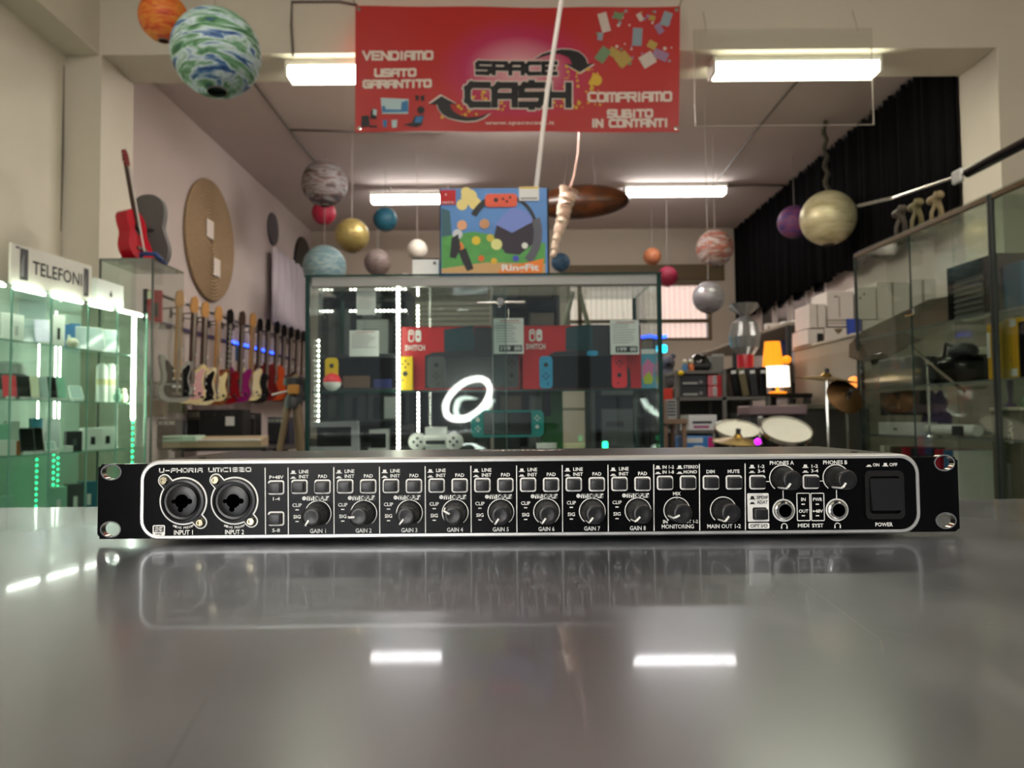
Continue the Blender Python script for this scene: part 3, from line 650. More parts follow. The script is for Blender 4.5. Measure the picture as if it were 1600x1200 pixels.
for px in (557, 1061):
    p = Vector(BP(px, 12, .0)); B().tube([p, (p.x + (-.06 if px < 800 else .06), DF - .01, p.z + .16)], .004, 6).done('hanging_cord', m_cable, ban)
    B().lathe([(.008, -.003), (.016, -.002), (.016, .002), (.008, .003)], 14, p + Vector((.02 if px < 800 else -.02, -.002, -.02)), 'Y').done('eyelet', m_chr, ban)
    p = Vector(BP(px, 202, .0)); B().lathe([(.008, -.003), (.016, -.002), (.016, .002), (.008, .003)], 14, p + Vector((.02 if px < 800 else -.02, -.002, .01)), 'Y').done('eyelet', m_chr, ban)

# clear acrylic sheet hanging beside the banner
ac = thing('acrylic_sheet', 'clear acrylic sheet hanging from the beam beside the banner', 'acrylic sheet', (0, 0, 0))
a0, a1 = W(1086, 198, 5.72), W(1363, 100, 5.72); zt_ = ZB
B().bb(a0.x, a1.x, 5.718, 5.722, a0.z, ZB + .12).done('sheet', glass('clear_acrylic', (250, 250, 249), .35), ac)
m_edge = M('acrylic_edge', (176, 168, 158), .3)
for q in ((a0.x, a0.x + .006, a0.z, ZB + .12), (a1.x - .006, a1.x, a0.z, ZB + .12), (a0.x, a1.x, a0.z, a0.z + .006)): B().bb(q[0], q[1], 5.716, 5.724, q[2], q[3]).done('sheet_edge', m_edge, ac)
for x in (a0.x + .1, a1.x - .1): B().tube([(x, 5.72, ZB + .1), (x, DF - .002, ZB + .3)], .003, 6).done('hanging_thread', m_edge, ac)

# ================================================================ paper lanterns painted as planets
m_thr = M('thread_grey', (150, 145, 140), .6)
def lantern(px, py, r, D, cols, label, scale=6, rough=.55, distort=2.5, metal=0.0, tilt=0.0, cord=None, ribs=True):
    c = W(px, py, D); rr = r * D / FPX; zc_ = (ZC1 if D < DF else ZC2)
    t = thing('paper_lantern', label, 'paper lantern', c, group='planet lanterns hanging from the ceiling', rot=(R(tilt), R(tilt * .6), 0))
    n = 26 if r > 30 else 14; pr = []
    for j in range(2 * n + 1):
        a = R(12 + (180 - 24) * j / (2 * n)); q = rr * (1 - (.018 if j % 2 else 0)) if ribs else rr
        pr.append((q * math.sin(a), q * math.cos(a)))
    B().lathe(pr[::-1], 40, cap=False).done('shade', bands('lantern_' + label[:24], cols, scale / rr * .25, rough, distort, metal), t, 'all')
    B().lathe([(rr * .21, -.004), (rr * .225, -.004), (rr * .225, .004), (rr * .21, .004)], 20, (0, 0, -rr * .978), cap=False).done('bottom_ring', m_cable, t)
    B().tube([(0, 0, rr * .95), (0, 0, (zc_ - c.z) / max(.6, math.cos(R(tilt))))] if not cord else cord(c, rr, zc_), .0035 if D > 5 else .002, 6).done('hanging_cord', m_thr, t)
    return t
lantern(338, 83, 69, 3.6, [(28, 52, 110), (60, 110, 160), (205, 222, 225), (110, 160, 120), (48, 98, 52), (36, 86, 130)], 'large earth lantern painted blue green and white', 7, tilt=-8)
lantern(256, 28, 38, 4.3, [(170, 50, 25), (214, 90, 35), (225, 140, 50), (190, 60, 30)], 'orange and red lantern behind the earth lantern', 6)
lantern(507, 287, 36, 8.6, [(60, 75, 90), (96, 72, 66), (150, 150, 155), (112, 84, 76), (70, 80, 96)], 'grey brown banded lantern above the small crimson one', 5)
lantern(506, 333, 19, 9.6, [(150, 20, 45), (190, 40, 70), (120, 15, 40)], 'small crimson lantern under the banded grey lantern', 6)
lantern(550, 368, 27, 8.0, [(136, 120, 66), (170, 154, 96), (110, 94, 52)], 'gold lantern left of the rear ceiling light', 5, .35, metal=.4)
lantern(602, 343, 19, 9.4, [(18, 50, 80), (30, 100, 120), (24, 70, 110)], 'dark teal blue lantern beneath the rear ceiling light', 6)
lantern(652, 390, 16, 8.8, [(225, 222, 212), (200, 196, 186), (235, 232, 224)], 'small white moon lantern beside the game box', 5)
lantern(507, 417, 34, 9.2, [(60, 110, 125), (150, 170, 172), (90, 130, 140), (180, 188, 180)], 'pale teal lantern just above the glass cabinet corner', 6)
lantern(590, 410, 21, 10.8, [(110, 96, 92), (140, 124, 118), (90, 80, 78)], 'dull grey lantern low between gold and white lanterns', 6)
lantern(876, 410, 15, 10.4, [(30, 60, 90), (60, 100, 130), (24, 46, 76)], 'blue lantern peeking out behind the game box', 6)
lantern(1294, 341, 43, 8.0, [(160, 152, 112), (196, 188, 146), (212, 206, 170), (170, 160, 124)], 'large pale gold lantern on a tinsel chain', 5, .4, metal=.25, cord=lambda c, r, z: [(0, 0, r * .95), (0, 0, r)])
lantern(1241, 347, 26, 9.1, [(40, 40, 100), (90, 60, 120), (130, 60, 90), (60, 90, 150)], 'violet blue lantern behind the pale gold lantern', 6)
lantern(1117, 388, 29, 8.4, [(40, 50, 110), (190, 176, 168), (130, 96, 90), (170, 90, 70), (205, 196, 190)], 'white brown and blue mottled lantern above the silver one', 5)
lantern(1107, 465, 25, 7.4, [(120, 122, 130), (168, 168, 174), (140, 140, 150)], 'silver grey lantern hanging in front of the window', 4, .35, metal=.5)
lantern(1019, 401, 14, 11.2, [(190, 110, 70), (205, 130, 90), (170, 90, 60)], 'small orange lantern near the rear wall', 6)
lantern(1043, 432, 16, 10.8, [(140, 26, 56), (170, 44, 76), (116, 20, 46)], 'small raspberry lantern by the cabinet top corner', 6)
# tinsel chain of the gold lantern
tb = B(); c = W(1294, 341, 8.0); rr = 43 * 8 / FPX; rnd = random.Random(5); z = c.z + rr * .98; i = 0
tl = thing('tinsel_chain', 'silver tinsel chain holding the pale gold lantern', 'tinsel chain', (c.x, c.y, z))
while z + .03 < ZC2:
    a = i * 1.1; tb.ball((.014 * math.cos(a) - (z - c.z) * .012, .014 * math.sin(a), z - c.z - rr * .98 + .02), .026 + .008 * rnd.random(), (1, 1, .8), 6, 4); z += .032; i += 1
tb.done('tinsel_links', M('tinsel_silver', (120, 118, 104), .3, metal=.8), tl, kind='stuff')

# hanging brown oblong lamp, plastic-wrapped string, white cable
c = W(908, 316, 9.0)
bl = thing('oblong_lamp', 'oblong glossy brown hanging lamp shaped like a wooden pod', 'hanging lamp', c)
hl = 78 * 9 / FPX
B(Matrix.Rotation(R(-3), 4, 'Y')).lathe([(0.004, -hl)] + [(.2 * (1 - (x / 10) ** 2) ** .55 + .004, hl * x / 10) for x in range(-9, 10)] + [(0.004, hl)], 28, axis='X').done('pod_shell', bands('brown_pod', [(30, 14, 6), (74, 38, 14), (44, 22, 8), (92, 52, 20)], 3, .3, 1.5), bl, 'all')
for s_ in (-.35, .3): B().tube([(s_ * hl, 0, .17), (s_ * .8 * hl, 0, ZC2 - c.z)], .006, 6).done('hanging_cord', m_cable, bl)
pts = [W(x, y, 7.0) for x, y in ((905, 205), (903, 240), (897, 275), (890, 296), (882, 330), (873, 365), (864, 402))]
ps = thing('wrapped_light_string', 'light string twisted inside clear crinkled plastic, hanging beside the game box', 'light string', pts[-1])
rel = [p - pts[-1] for p in pts]
B().tube([Vector((rel[0].x + .03, 0, ZC2 - pts[-1].z))] + rel[:4], .008, 8).done('hanging_cord', M('pink_cord', (190, 160, 150), .5), ps)
rnd = random.Random(8); cen = []; rad = []
for i in range(40):
    t = i / 39 * 3.0; k = min(2, int(t)); f = t - k; cen.append(rel[3 + k].lerp(rel[4 + k], f) + Vector((rnd.uniform(-.01, .01), 0, 0))); rad.append((.085 * (1 - (i / 39) * .72)) * rnd.uniform(.8, 1.12))
B().tube(cen, rad, 12).done('plastic_sleeve', M('crinkled_plastic', (214, 200, 180), .15, var=.3, scale=25, bump=.8, spec=.9), ps, True)
w0, w1 = W(877, 0, 2.52), W(838, 292, 2.52); up = (w0 - w1); 
top = w0 + up * ((ZC1 - .005 - w0.z) / up.z); zt5 = W(756, 428, 2.3).z
tag(B().tube([top, w0.lerp(top, .4) + Vector((.01, 0, 0)), w0, w0.lerp(w1, .5) + Vector((-.006, 0, 0)), w1, (w1.x - .01, 2.52, zt5 + .02), (w1.x - .03, 2.53, zt5 + .008), (w1.x - .1, 2.54, zt5 + .008)], .0085, 10).done('white_cable', M('white_cable_sheath', (222, 214, 208), .4), smooth='all'), 'white cable dropping from the ceiling in front of the banner to the cabinet', 'cable')

# ================================================================ things on the left rear wall
def wall_disc(label, name, px, py, r, D, mat, cat, thick=.03, holes=False):
    z = W(px, py, D).z; t = thing(name, label, cat, (WL2 + .002, D, z))
    if not holes: B().lathe([(r, 0), (r, thick * .6), (r * .97, thick), (0, thick)], 48, axis='X').done('disc', mat, t, True)
    else:
        # woven raffia ring built of concentric coils
        cb_ = B()
        for k in range(16):
            q = r * (.1 + .9 * k / 15); cb_.tube([(thick * .5, q * math.cos(2 * math.pi * i / 48), q * math.sin(2 * math.pi * i / 48)) for i in range(48)], r * .034, 6, closed=True)
        cb_.done('woven_coils', mat, t, 'all', kind='stuff')
        for hy, hz in ((-.10, .10), (.10, -.28)): B().bb(thick, thick + .012, hy - .09, hy + .09, hz - .10, hz + .10, .01).done('opening_patch', M('opening_light_tone', (226, 216, 206), .8), t)  # pale patches stand in for two light openings in the weave
    return t
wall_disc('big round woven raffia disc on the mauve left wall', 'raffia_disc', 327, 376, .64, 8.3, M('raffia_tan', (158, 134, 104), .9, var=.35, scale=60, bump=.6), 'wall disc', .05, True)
wall_disc('small dark grey disc on the mauve left wall', 'wall_plate', 427, 358, .22, 10.5, M('plate_grey', (92, 88, 94), .5), 'wall disc')
wall_disc('black disc at the far end of the mauve left wall', 'vinyl_disc', 485, 420, .5, 12.05, M('vinyl_black', (14, 14, 16), .35), 'wall disc')
# pale draped cloth
vs = []; n = 60
for i in range(n + 1):
    y = 10.2 + 1.6 * i / n; x = WL2 + .10 + .05 * math.sin(i * .62); vs += [(x + .10 * (i / n), y, 2.34), (x + .05 * (i / n), y, 2.5), (x, y, 3.35)]
fs = [];
for i in range(n): fs += [(3 * i, 3 * i + 3, 3 * i + 4, 3 * i + 1), (3 * i + 1, 3 * i + 4, 3 * i + 5, 3 * i + 2)]
dr = B()._add(vs, fs).done('draped_cloth', M('pale_lilac_cloth', (196, 188, 196), .9), smooth='all'); dr.modifiers.new('t', 'SOLIDIFY').thickness = .008
tag(dr, 'pale lilac cloth draped on the left wall above the guitars', 'drape')
# ================================================================ centre glass display cabinet
m_gl = glass('pane_glass', (244, 249, 247)); m_ge = M('glass_edge_green', (26, 58, 52), .2, var=.1)
m_alu = M('aluminium', (190, 190, 184), .3, metal=.85)
m_led = M('led_white', (255, 255, 240), .4, emit=9, ecol=(255, 255, 236)); m_tape = M('led_tape', (222, 220, 210), .5)
m_ledg = M('led_green', (60, 255, 190), .4, emit=1.6, ecol=(30, 215, 130)); m_ledb = M('led_blue', (60, 90, 255), .4, emit=2.5, ecol=(30, 70, 255)); m_ledv = M('led_violet', (150, 70, 255), .4, emit=6, ecol=(140, 60, 255))
def led_strip(name, a, b, parent, n, mat=None, w=.008, rb=.0035, out=(0, -1, 0), extra=None):
    """flexible tape with a row of light-emitting chips"""
    a, b, out = Vector(a), Vector(b), Vector(out); d = (b - a).normalized(); s_ = d.cross(out).normalized()
    q = B(); h = w / 2
    q._add([a + s_ * h, a - s_ * h, b - s_ * h, b + s_ * h] + [p + out * .002 for p in (a + s_ * h, a - s_ * h, b - s_ * h, b + s_ * h)], [(0, 1, 2, 3), (4, 5, 6, 7), (0, 1, 5, 4), (1, 2, 6, 5), (2, 3, 7, 6), (3, 0, 4, 7)])
    o = q.done(name, m_tape, parent); c = B(); e = B(); ne = 0
    for i in range(n):
        p = a.lerp(b, (i + .5) / n) + out * .003; tgt = c
        if extra and (i + .5) / n > extra[0]: tgt = e; ne += 1
        tgt.ball(p, rb, (1, 1, 1), 8, 5)
    c.done('led_chips', mat or m_led, o, kind='stuff')
    if ne: e.done('led_chips', extra[1], o, kind='stuff')
    else: e.bm.free()
    return o
CD0, CD1 = 2.30, 2.78
cx0, cx1 = W(480, 560, CD0).x, W(1032, 560, CD0).x; czt = W(756, 428, CD0).z
cab = thing('display_cabinet', 'low glass display cabinet with aluminium top rail full of consoles', 'display cabinet', ((cx0 + cx1) / 2, (CD0 + CD1) / 2, 0))
ox, oy = (cx0 + cx1) / 2, (CD0 + CD1) / 2; hw, hd = (cx1 - cx0) / 2, (CD1 - CD0) / 2
zs1 = W(756, 609, CD0 + .05).z; zs2 = W(756, 706, CD0 + .05).z
B().bb(-hw, hw, -hd, hd, 0, .12).done('plinth', m_dark, cab)
B().bb(-hw, hw, -hd, hd, .12, .14).done('base_board', M('base_grey', (70, 72, 72), .5), cab)
for s_ in (-1, 1):
    B().bb(s_ * hw - .003, s_ * hw + .003, -hd, hd, .14, czt - .006).done('side_pane', m_gl, cab)
    for y in (-hd, hd - .012): B().bb(s_ * hw - .0065, s_ * hw + .0065, y, y + .012, .14, czt - .004).done('pane_edge', m_ge, cab)
B().bb(-hw, hw, hd - .006, hd - .002, .14, czt - .006).done('rear_pane', m_gl, cab)
xm = W(775, 560, CD0).x - ox
B().bb(-hw + .007, xm + .03, -hd + .010, -hd + .014, .14, czt - .036).done('sliding_door', m_gl, cab)
B().bb(xm - .01, hw - .007, -hd + .002, -hd + .006, .14, czt - .036).done('sliding_door', m_gl, cab)
for x, y in ((xm + .03, .012), (xm - .01, .004)): B().bb(x - .0012, x + .0012, -hd + y - .002, -hd + y + .002, .14, czt - .036).done('door_edge', M('door_edge_pale', (120, 140, 134), .25), cab)
B().bb(-hw - .008, hw + .008, -hd - .006, hd + .006, czt - .006, czt).done('top_pane', m_gl, cab)
B().bb(-hw - .008, hw + .008, -hd - .0065, -hd - .0055, czt - .006, czt).done('top_edge', m_ge, cab)
B().bb(-hw + .012, hw - .006, -hd, -hd + .022, czt - .036, czt - .007, .002).done('top_rail', m_alu, cab)
for z in (zs1, zs2, .55):
    B().bb(-hw + .008, hw - .008, -hd + .03, hd - .012, z - .007, z).done('shelf', m_gl, cab)
    B().bb(-hw + .008, hw - .008, -hd + .029, -hd + .030, z - .007, z).done('shelf_edge', m_ge, cab)
lx = W(622, 560, CD0 + .02).x - ox; led_strip('led_strip', (lx, -hd + .026, .3), (lx, -hd + .026, czt - .008), cab, 84, w=.011, rb=.0052)
lx = W(653, 560, CD1 - .02).x - ox; led_strip('led_strip', (lx, hd - .012, .3), (lx, hd - .012, czt - .02), cab, 76, w=.009, rb=.0042)
lx = W(498, 560, CD1 - .1).x - ox; led_strip('led_strip', (lx, hd - .1, .5), (lx, hd - .1, czt - .15), cab, 46, w=.008, rb=.0036)
led_strip('led_strip', (-hw + .03, hd - .03, czt - .045), (-hw + .24, hd - .03, czt - .045), cab, 14, w=.008, rb=.0036)
# lock bar across the doors
zl = W(782, 473, CD0).z
lk = B().tube([(W(746, 474, CD0).x - ox, -hd - .004, zl), (W(820, 473, CD0).x - ox, -hd - .004, zl)], .0042, 10).done('lock_bar', m_chr, cab, True)
B().lathe([(.0125, -.002), (.0125, .012), (.010, .015), (0, .015)], 20, (W(782, 473, CD0).x - ox, -hd - .004, zl), 'Y').done('lock_cylinder', m_chr, lk, True)

# -------- console boxes on the upper shelf
m_red = M('box_red', (190, 30, 36), .4); m_kd = M('box_charcoal', (44, 46, 50), .4); m_teal = M('box_teal_photo', (34, 66, 74), .45, var=.4, scale=12)
m_wht = M('box_white', (224, 226, 224), .45); m_scrn = M('screen_black', (10, 11, 13), .2)
m_jb = M('joy_blue', (44, 150, 196), .4); m_jr = M('joy_red', (236, 50, 62), .4); m_jy = M('joy_yellow', (226, 190, 20), .4); m_jg = M('joy_grey', (84, 86, 88), .45); m_turq = M('turquoise', (20, 140, 138), .4)
BXD = CD0 + .07
def face(px, py, D): p = W(px, py, D); return (p.x, p.z)
class Box:
    """carton whose printed front is laid out in photo pixels on its own front plane"""
    def __init__(s, name, label, cat, px0, px1, py0, zb, D, depth, mat, group=None):
        s.D = D; s.x0, s.x1 = W(px0, py0, D).x, W(px1, py0, D).x; s.zb = zb; s.zt = W((px0 + px1) / 2, py0, D).z
        s.cx = (s.x0 + s.x1) / 2; s.t = thing(name, label, cat, (s.cx, D, zb), group=group)
        B().bb(s.x0 - s.cx, s.x1 - s.cx, 0, depth, 0, s.zt - zb, .002).done('carton', mat, s.t)
    def p(s, px, py): q = W(px, py, s.D); return (q.x - s.cx, q.z - s.zb)
    def poly(s, name, pts, mat, e=.001, par=None): return B().prism([s.p(*q) for q in pts], -e, -e + .0009).done(name, mat, par or s.t)
    def rr(s, name, x0, x1, y0, y1, r, mat, e=.001, par=None):
        a, b = s.p(x0, y1), s.p(x1, y0); return B().prism(rrect(a[0], b[0], a[1], b[1], r * s.D / FPX, 4), -e, -e + .0009).done(name, mat, par or s.t)
    def dots(s, name, pts, mat, e=.002, par=None):
        b = B()
        for x, y, r in pts: q = s.p(x, y); b.prism(circ(q[0], q[1], r * s.D / FPX, 12), -e, -e + .0009)
        return b.done(name, mat, par or s.t, kind='stuff')
    def text(s, name, t, x0, x1, y0, y1, mat, e=.002, bold=.02):
        vs, fs = text_mesh(t, bold); a, c = s.p(x0, y1), s.p(x1, y0)
        return B()._add([(a[0] + (c[0] - a[0]) * u, -e, a[1] + (c[1] - a[1]) * v) for u, v in vs], fs).done(name, mat, s.t)
def joycon(bx, x0, x1, y0, y1, mat, left, e=.003):
    o = bx.rr('printed_controller', x0, x1, y0, y1, 6, mat, e); cx = (x0 + x1) / 2; h = y1 - y0
    st, dp = (.27, .62) if left else (.62, .27); y = y0 + h * dp
    bx.dots('printed_stick', [(cx, y0 + h * st, 3.6)], m_kd, e + .001, o)
    bx.dots('printed_buttons', [(cx - 4, y, 1.5), (cx + 4, y, 1.5), (cx, y - 4, 1.5), (cx, y + 4, 1.5), (cx + (3 if left else -2), y0 + h * .86, 1.5)], m_kd, e + .001, o)
def swlogo(bx, cx, cy, s_=1.0):
    a = bx.rr('logo_half', cx - 10 * s_, cx - 1 * s_, cy - 9.5 * s_, cy + 9.5 * s_, 4 * s_, m_wht, .0015); bx.rr('logo_cut', cx - 8 * s_, cx - 2.4 * s_, cy - 7.4 * s_, cy + 7.4 * s_, 3 * s_, m_red, .0022, a)
    bx.dots('logo_dot', [(cx - 5.2 * s_, cy - 3.4 * s_, 2 * s_)], m_wht, .003, a)
    a = bx.rr('logo_half', cx + 1 * s_, cx + 10 * s_, cy - 9.5 * s_, cy + 9.5 * s_, 4 * s_, m_wht, .0015); bx.dots('logo_dot', [(cx + 5.4 * s_, cy + 1.5 * s_, 2.1 * s_)], m_red, .003, a)
bx = Box('console_box', 'red console box with blue and red controllers printed, right half of the cabinet', 'console box', 816, 1001, 508, zs1, BXD, .09, m_red, 'console boxes on the upper shelf')
bx.poly('printed_photo', [(884, 512), (912, 507.5), (954, 507.5), (954, 541), (930, 548), (884, 548)], m_teal); bx.poly('printed_dark_panel', [(926, 508), (1000, 508), (1000, 550), (926, 546)], m_kd, .0013)
swlogo(bx, 837, 524); bx.text('switch_lettering', 'SWITCH', 822, 852, 537, 546, m_wht)
bx.poly('printed_dock', [(858, 554), (868, 549.5), (948, 546), (966, 550), (984, 578), (986, 606), (858, 606)], m_kd, .0022)
bx.rr('printed_screen', 862, 962, 556, 607, 2, m_scrn, .0026); joycon(bx, 843, 863, 556.5, 607, m_jb, True, .0032); joycon(bx, 956, 979, 554, 606, m_jr, False, .0032)
bx.rr('printed_blue_glow', 917, 934, 548, 556, 3, m_jb, .0034)
bx = Box('console_box', 'red console box with grey controllers printed, centre of the cabinet', 'console box', 627, 812, 510, zs1, BXD + .004, .09, m_red, 'console boxes on the upper shelf')
bx.poly('printed_photo', [(694, 515), (740, 508.5), (742, 552), (694, 549)], m_teal); bx.poly('printed_dark_panel', [(741, 511), (811, 511), (811, 560), (741, 556)], m_kd, .0013)
swlogo(bx, 648, 525); bx.text('switch_lettering', 'SWITCH', 633, 664, 539, 548, m_wht)
bx.poly('printed_dock', [(664, 556), (676, 551), (762, 546), (808, 548), (811, 606), (664, 607)], m_kd, .0022)
bx.rr('printed_screen', 694, 790, 556, 606, 2, m_scrn, .0026); joycon(bx, 668, 696, 557, 607, m_jg, True, .0032); joycon(bx, 788, 811, 555, 606, m_jg, False, .0032)
bx = Box('console_box', 'dark console box with yellow controllers printed, left end of the cabinet', 'console box', 506, 625, 553, zs1, BXD - .012, .08, m_kd, 'console boxes on the upper shelf')
bx.rr('printed_screen', 527, 622, 559, 606, 2, m_scrn, .0013); bx.rr('printed_brown_panel', 536, 578, 587, 606, 1, M('printed_brown', (96, 74, 60), .5), .002); bx.rr('printed_blue_bar', 584, 612, 592, 606, 1, M('printed_navy', (36, 40, 90), .5), .002)
joycon(bx, 508, 529, 559, 606, m_jy, True, .0028)
bx2 = Box('yellow_controller', 'single yellow controller standing against the red console box', 'controller', 625.5, 645, 557, zs1, BXD - .022, .018, m_jy)
bx2.dots('stick', [(633, 584, 4)], m_kd); bx2.dots('buttons', [(629, 569, 1.6), (638, 569, 1.6), (633.5, 564, 1.6), (633.5, 574, 1.6), (629, 594, 1.6)], m_kd)
# plain red and white ball
t = thing('toy_ball', 'small red over white toy ball at the cabinet left end', 'toy ball', W(519, 594, CD0 + .045)); t.location.z = zs1 + 14 * CD0 / FPX
r = 14 * 2.34 / FPX
B().lathe([(r * math.cos(R(a)), r * math.sin(R(a))) for a in range(0, 90, 9)] + [(0, r)], 24).done('upper_shell', m_jr, t, True); B().lathe([(0, -r)] + [(r * math.cos(R(a)), r * math.sin(R(a))) for a in range(-81, 1, 9)], 24).done('lower_shell', m_wht, t, True)
# price cards hanging inside the glass
def card(label, px0, px1, py0, py1, D, digits=True):
    a, b = W(px0, py1, D), W(px1, py0, D); t = thing('price_card', label, 'price card', ((a.x + b.x) / 2, D, a.z), group='price cards in the glass cabinet'); w, h = b.x - a.x, b.z - a.z
    B().bb(-w / 2, w / 2, 0, .0015, 0, h).done('card', m_wht, t); q = B(); rn = random.Random(int(px0))
    for i in range(8): q.bb(-w * .42, w * (.1 + .32 * rn.random()), -.0006, 0, h * (.86 - i * .075), h * (.88 - i * .075))
    q.done('printed_lines', M('faint_grey_ink', (150, 152, 156), .5), t, kind='stuff')
    B().bb(-w * .30, w * .36, -.0006, 0, h * .92, h * .945).done('heading_line', M('faint_red_ink', (190, 90, 96), .5), t)
    if digits:
        B().bb(-w * .32, w * .44, -.0008, 0, h * .06, h * .24).done('price_strip', m_kd, t)
        for s_, x0, x1 in (('199', -.26, .06), ('00', .18, .40)):
            vs, fs = text_mesh(s_, .03); B()._add([(w * (x0 + (x1 - x0) * u), -.0012, h * (.09 + .12 * v)) for u, v in vs], fs).done('price_digits', m_wht, t)
    B().tube([(0, .0008, h), (0, .01, h + .03)], .0008, 5).done('card_hook', m_chr, t)
card('white price card hanging before the two red console boxes', 771.5, 818, 497, 553, CD0 + .035)
card('white price card over the right end of the red box', 954, 998, 500, 554, CD0 + .035)
card('white price card above the dark box with yellow controllers', 546, 592, 516, 557, CD0 + .04, False)
card('small white card near the cabinet top left', 557, 587, 463, 492, CD1 - .06, False)
# green game case, bright game case
bx = Box('green_box', 'tall green box standing behind the turquoise console', 'box', 846, 879, 612, zs2, CD0 + .16, .05, M('box_green', (22, 92, 34), .4)); bx.rr('dark_panel', 846.5, 860, 613, 650, 1, m_scrn, .001)
bx = Box('game_case', 'bright multicoloured game case at the right end of the console shelf', 'game case', 1000, 1024, 545, zs1, CD0 + .09, .02, M('case_sky', (90, 170, 200), .3))
bx.poly('printed_pink', [(1003, 572), (1012, 560), (1022, 570), (1020, 590), (1004, 592)], M('print_pink', (220, 130, 180), .5)); bx.poly('printed_lime', [(1005, 590), (1014, 580), (1021, 592), (1018, 600), (1006, 600)], M('print_lime', (190, 210, 70), .5), .0016); bx.rr('label_band', 1001, 1023, 538 + 8, 553, 1, m_wht, .0014)
# turquoise handheld console
p = W(793, 662, CD0 + .10); t = thing('handheld_console', 'turquoise handheld console propped on the lower shelf', 'game console', (p.x, CD0 + .10, zs2)); k = (CD0 + .10) / FPX; zc_ = p.z - zs2; w, h = 56.5 * k, 21 * k
B().prism(rrect(-w, w, zc_ - h, zc_ + h, .016, 6), 0, .012).done('console_body', m_turq, t, True)
B().bb(-w * .66, w * .66, -.0015, .001, zc_ - h * .82, zc_ + h * .84, .002).done('screen', m_scrn, t)
for sx, y1, y2 in ((-1, .3, -.35), (1, -.25, .4)):
    B().lathe([(.0062, -.002), (.0062, .004), (.005, .006), (0, .005)], 16, (sx * w * .82, 0, zc_ + h * y1), 'Y').done('thumb_stick', m_wht, t, True)
    for a in range(4): B().lathe([(.0026, -.001), (.0026, .002), (0, .0025)], 10, (sx * w * .82 + .0065 * math.cos(a * math.pi / 2), 0, zc_ + h * y2 + .0065 * math.sin(a * math.pi / 2)), 'Y').done('button', m_wht, t)
B().bb(-.04, .04, .012, .05, 0, zc_ + h * .3, .003).done('stand', m_scrn, t)
# white gamepad with a card
p = W(681, 690, CD0 + .08); t = thing('gamepad', 'white gamepad on the lower shelf below the led strip', 'gamepad', (p.x, CD0 + .08, zs2)); k = (CD0 + .08) / FPX; zc_ = p.z - zs2
for s_ in (-1, 1):
    B().ball((s_ * 28 * k, 0, zc_), 15 * k, (1, .55, .95)).done('grip', m_wht, t, 'all')
    gb = B()
    for a in range(4): gb.lathe([(.0042, 0), (.0042, .002), (0, .003)], 10, (s_ * 28 * k + .011 * math.cos(a * math.pi / 2), -14.5 * k * .5, zc_ + .011 * math.sin(a * math.pi / 2)), 'Y')
    gb.done('pad_buttons', m_kd, t, kind='stuff')
B().bb(-26 * k, 26 * k, -.012, .012, zc_ - .014, zc_ + .02, .008).done('pad_body', m_wht, t, True); B().bb(-.03, .03, -.0135, -.011, zc_ - .008, zc_ + .004).done('pad_buttons_strip', m_kd, t)
B().bb(-.034, .034, .012, .014, 0, zc_ + .045).done('card', m_wht, t)
for px0, px1, lb, mt in ((838, 870, 'low white dish on the lower shelf left of the green led', m_wht), (880, 914, 'low cream dish on the lower shelf beside the green led', M('dish_cream', (214, 210, 170), .5))):
    a, b = W(px0, 703, CD0 + .06), W(px1, 692, CD0 + .06); w = (b.x - a.x) / 2; t = thing('dish', lb, 'dish', ((a.x + b.x) / 2, CD0 + .06, zs2)); B().lathe([(w * .8, 0), (w, .012), (w, b.z - zs2), (w * .9, b.z - zs2), (w * .8, .012), (0, .010)], 24, sy=.6).done('bowl', mt, t, True)
a = W(945.5, 690, CD0 + .05); t = thing('green_light', 'small glowing green indicator standing on the lower shelf', 'light', (a.x, CD0 + .05, zs2)); B().lathe([(.009, 0), (.009, .006)], 14).done('base', m_kd, t); B().lathe([(.0085, .006), (.0085, .024), (.006, .028), (0, .029)], 14).done('lens', m_ledg, t, True)
# grey device and dark gadget at the left of the lower shelf
for px0, px1, py0, D, lb, mt in ((486, 560, 658, CD0 + .2, 'pale grey open frame gadget at the cabinet lower left', M('pale_grey_plastic', (150, 150, 156), .45)), (575, 608, 670, CD0 + .15, 'small silver box on the lower shelf left of the led strip', m_alu), (606, 648, 664, CD0 + .25, 'dark folded gadget behind the led strip', m_kd)):
    a, b = W(px0, py0, D), W(px1, py0, D); w = (b.x - a.x) / 2; t = thing('gadget', lb, 'gadget', ((a.x + b.x) / 2, D, zs2)); h = a.z - zs2
    B().prism([(-w, 0), (w, 0), (w * .96, h), (-w * .9, h * .96), (-w * .86, h * .8), (w * .7, h * .8), (w * .7, h * .15), (-w, h * .15)], 0, .03).done('shell', mt, t); B().bb(-w * .8, w * .65, .015, .024, h * .15, h * .8).done('inner_panel', m_scrn, t)

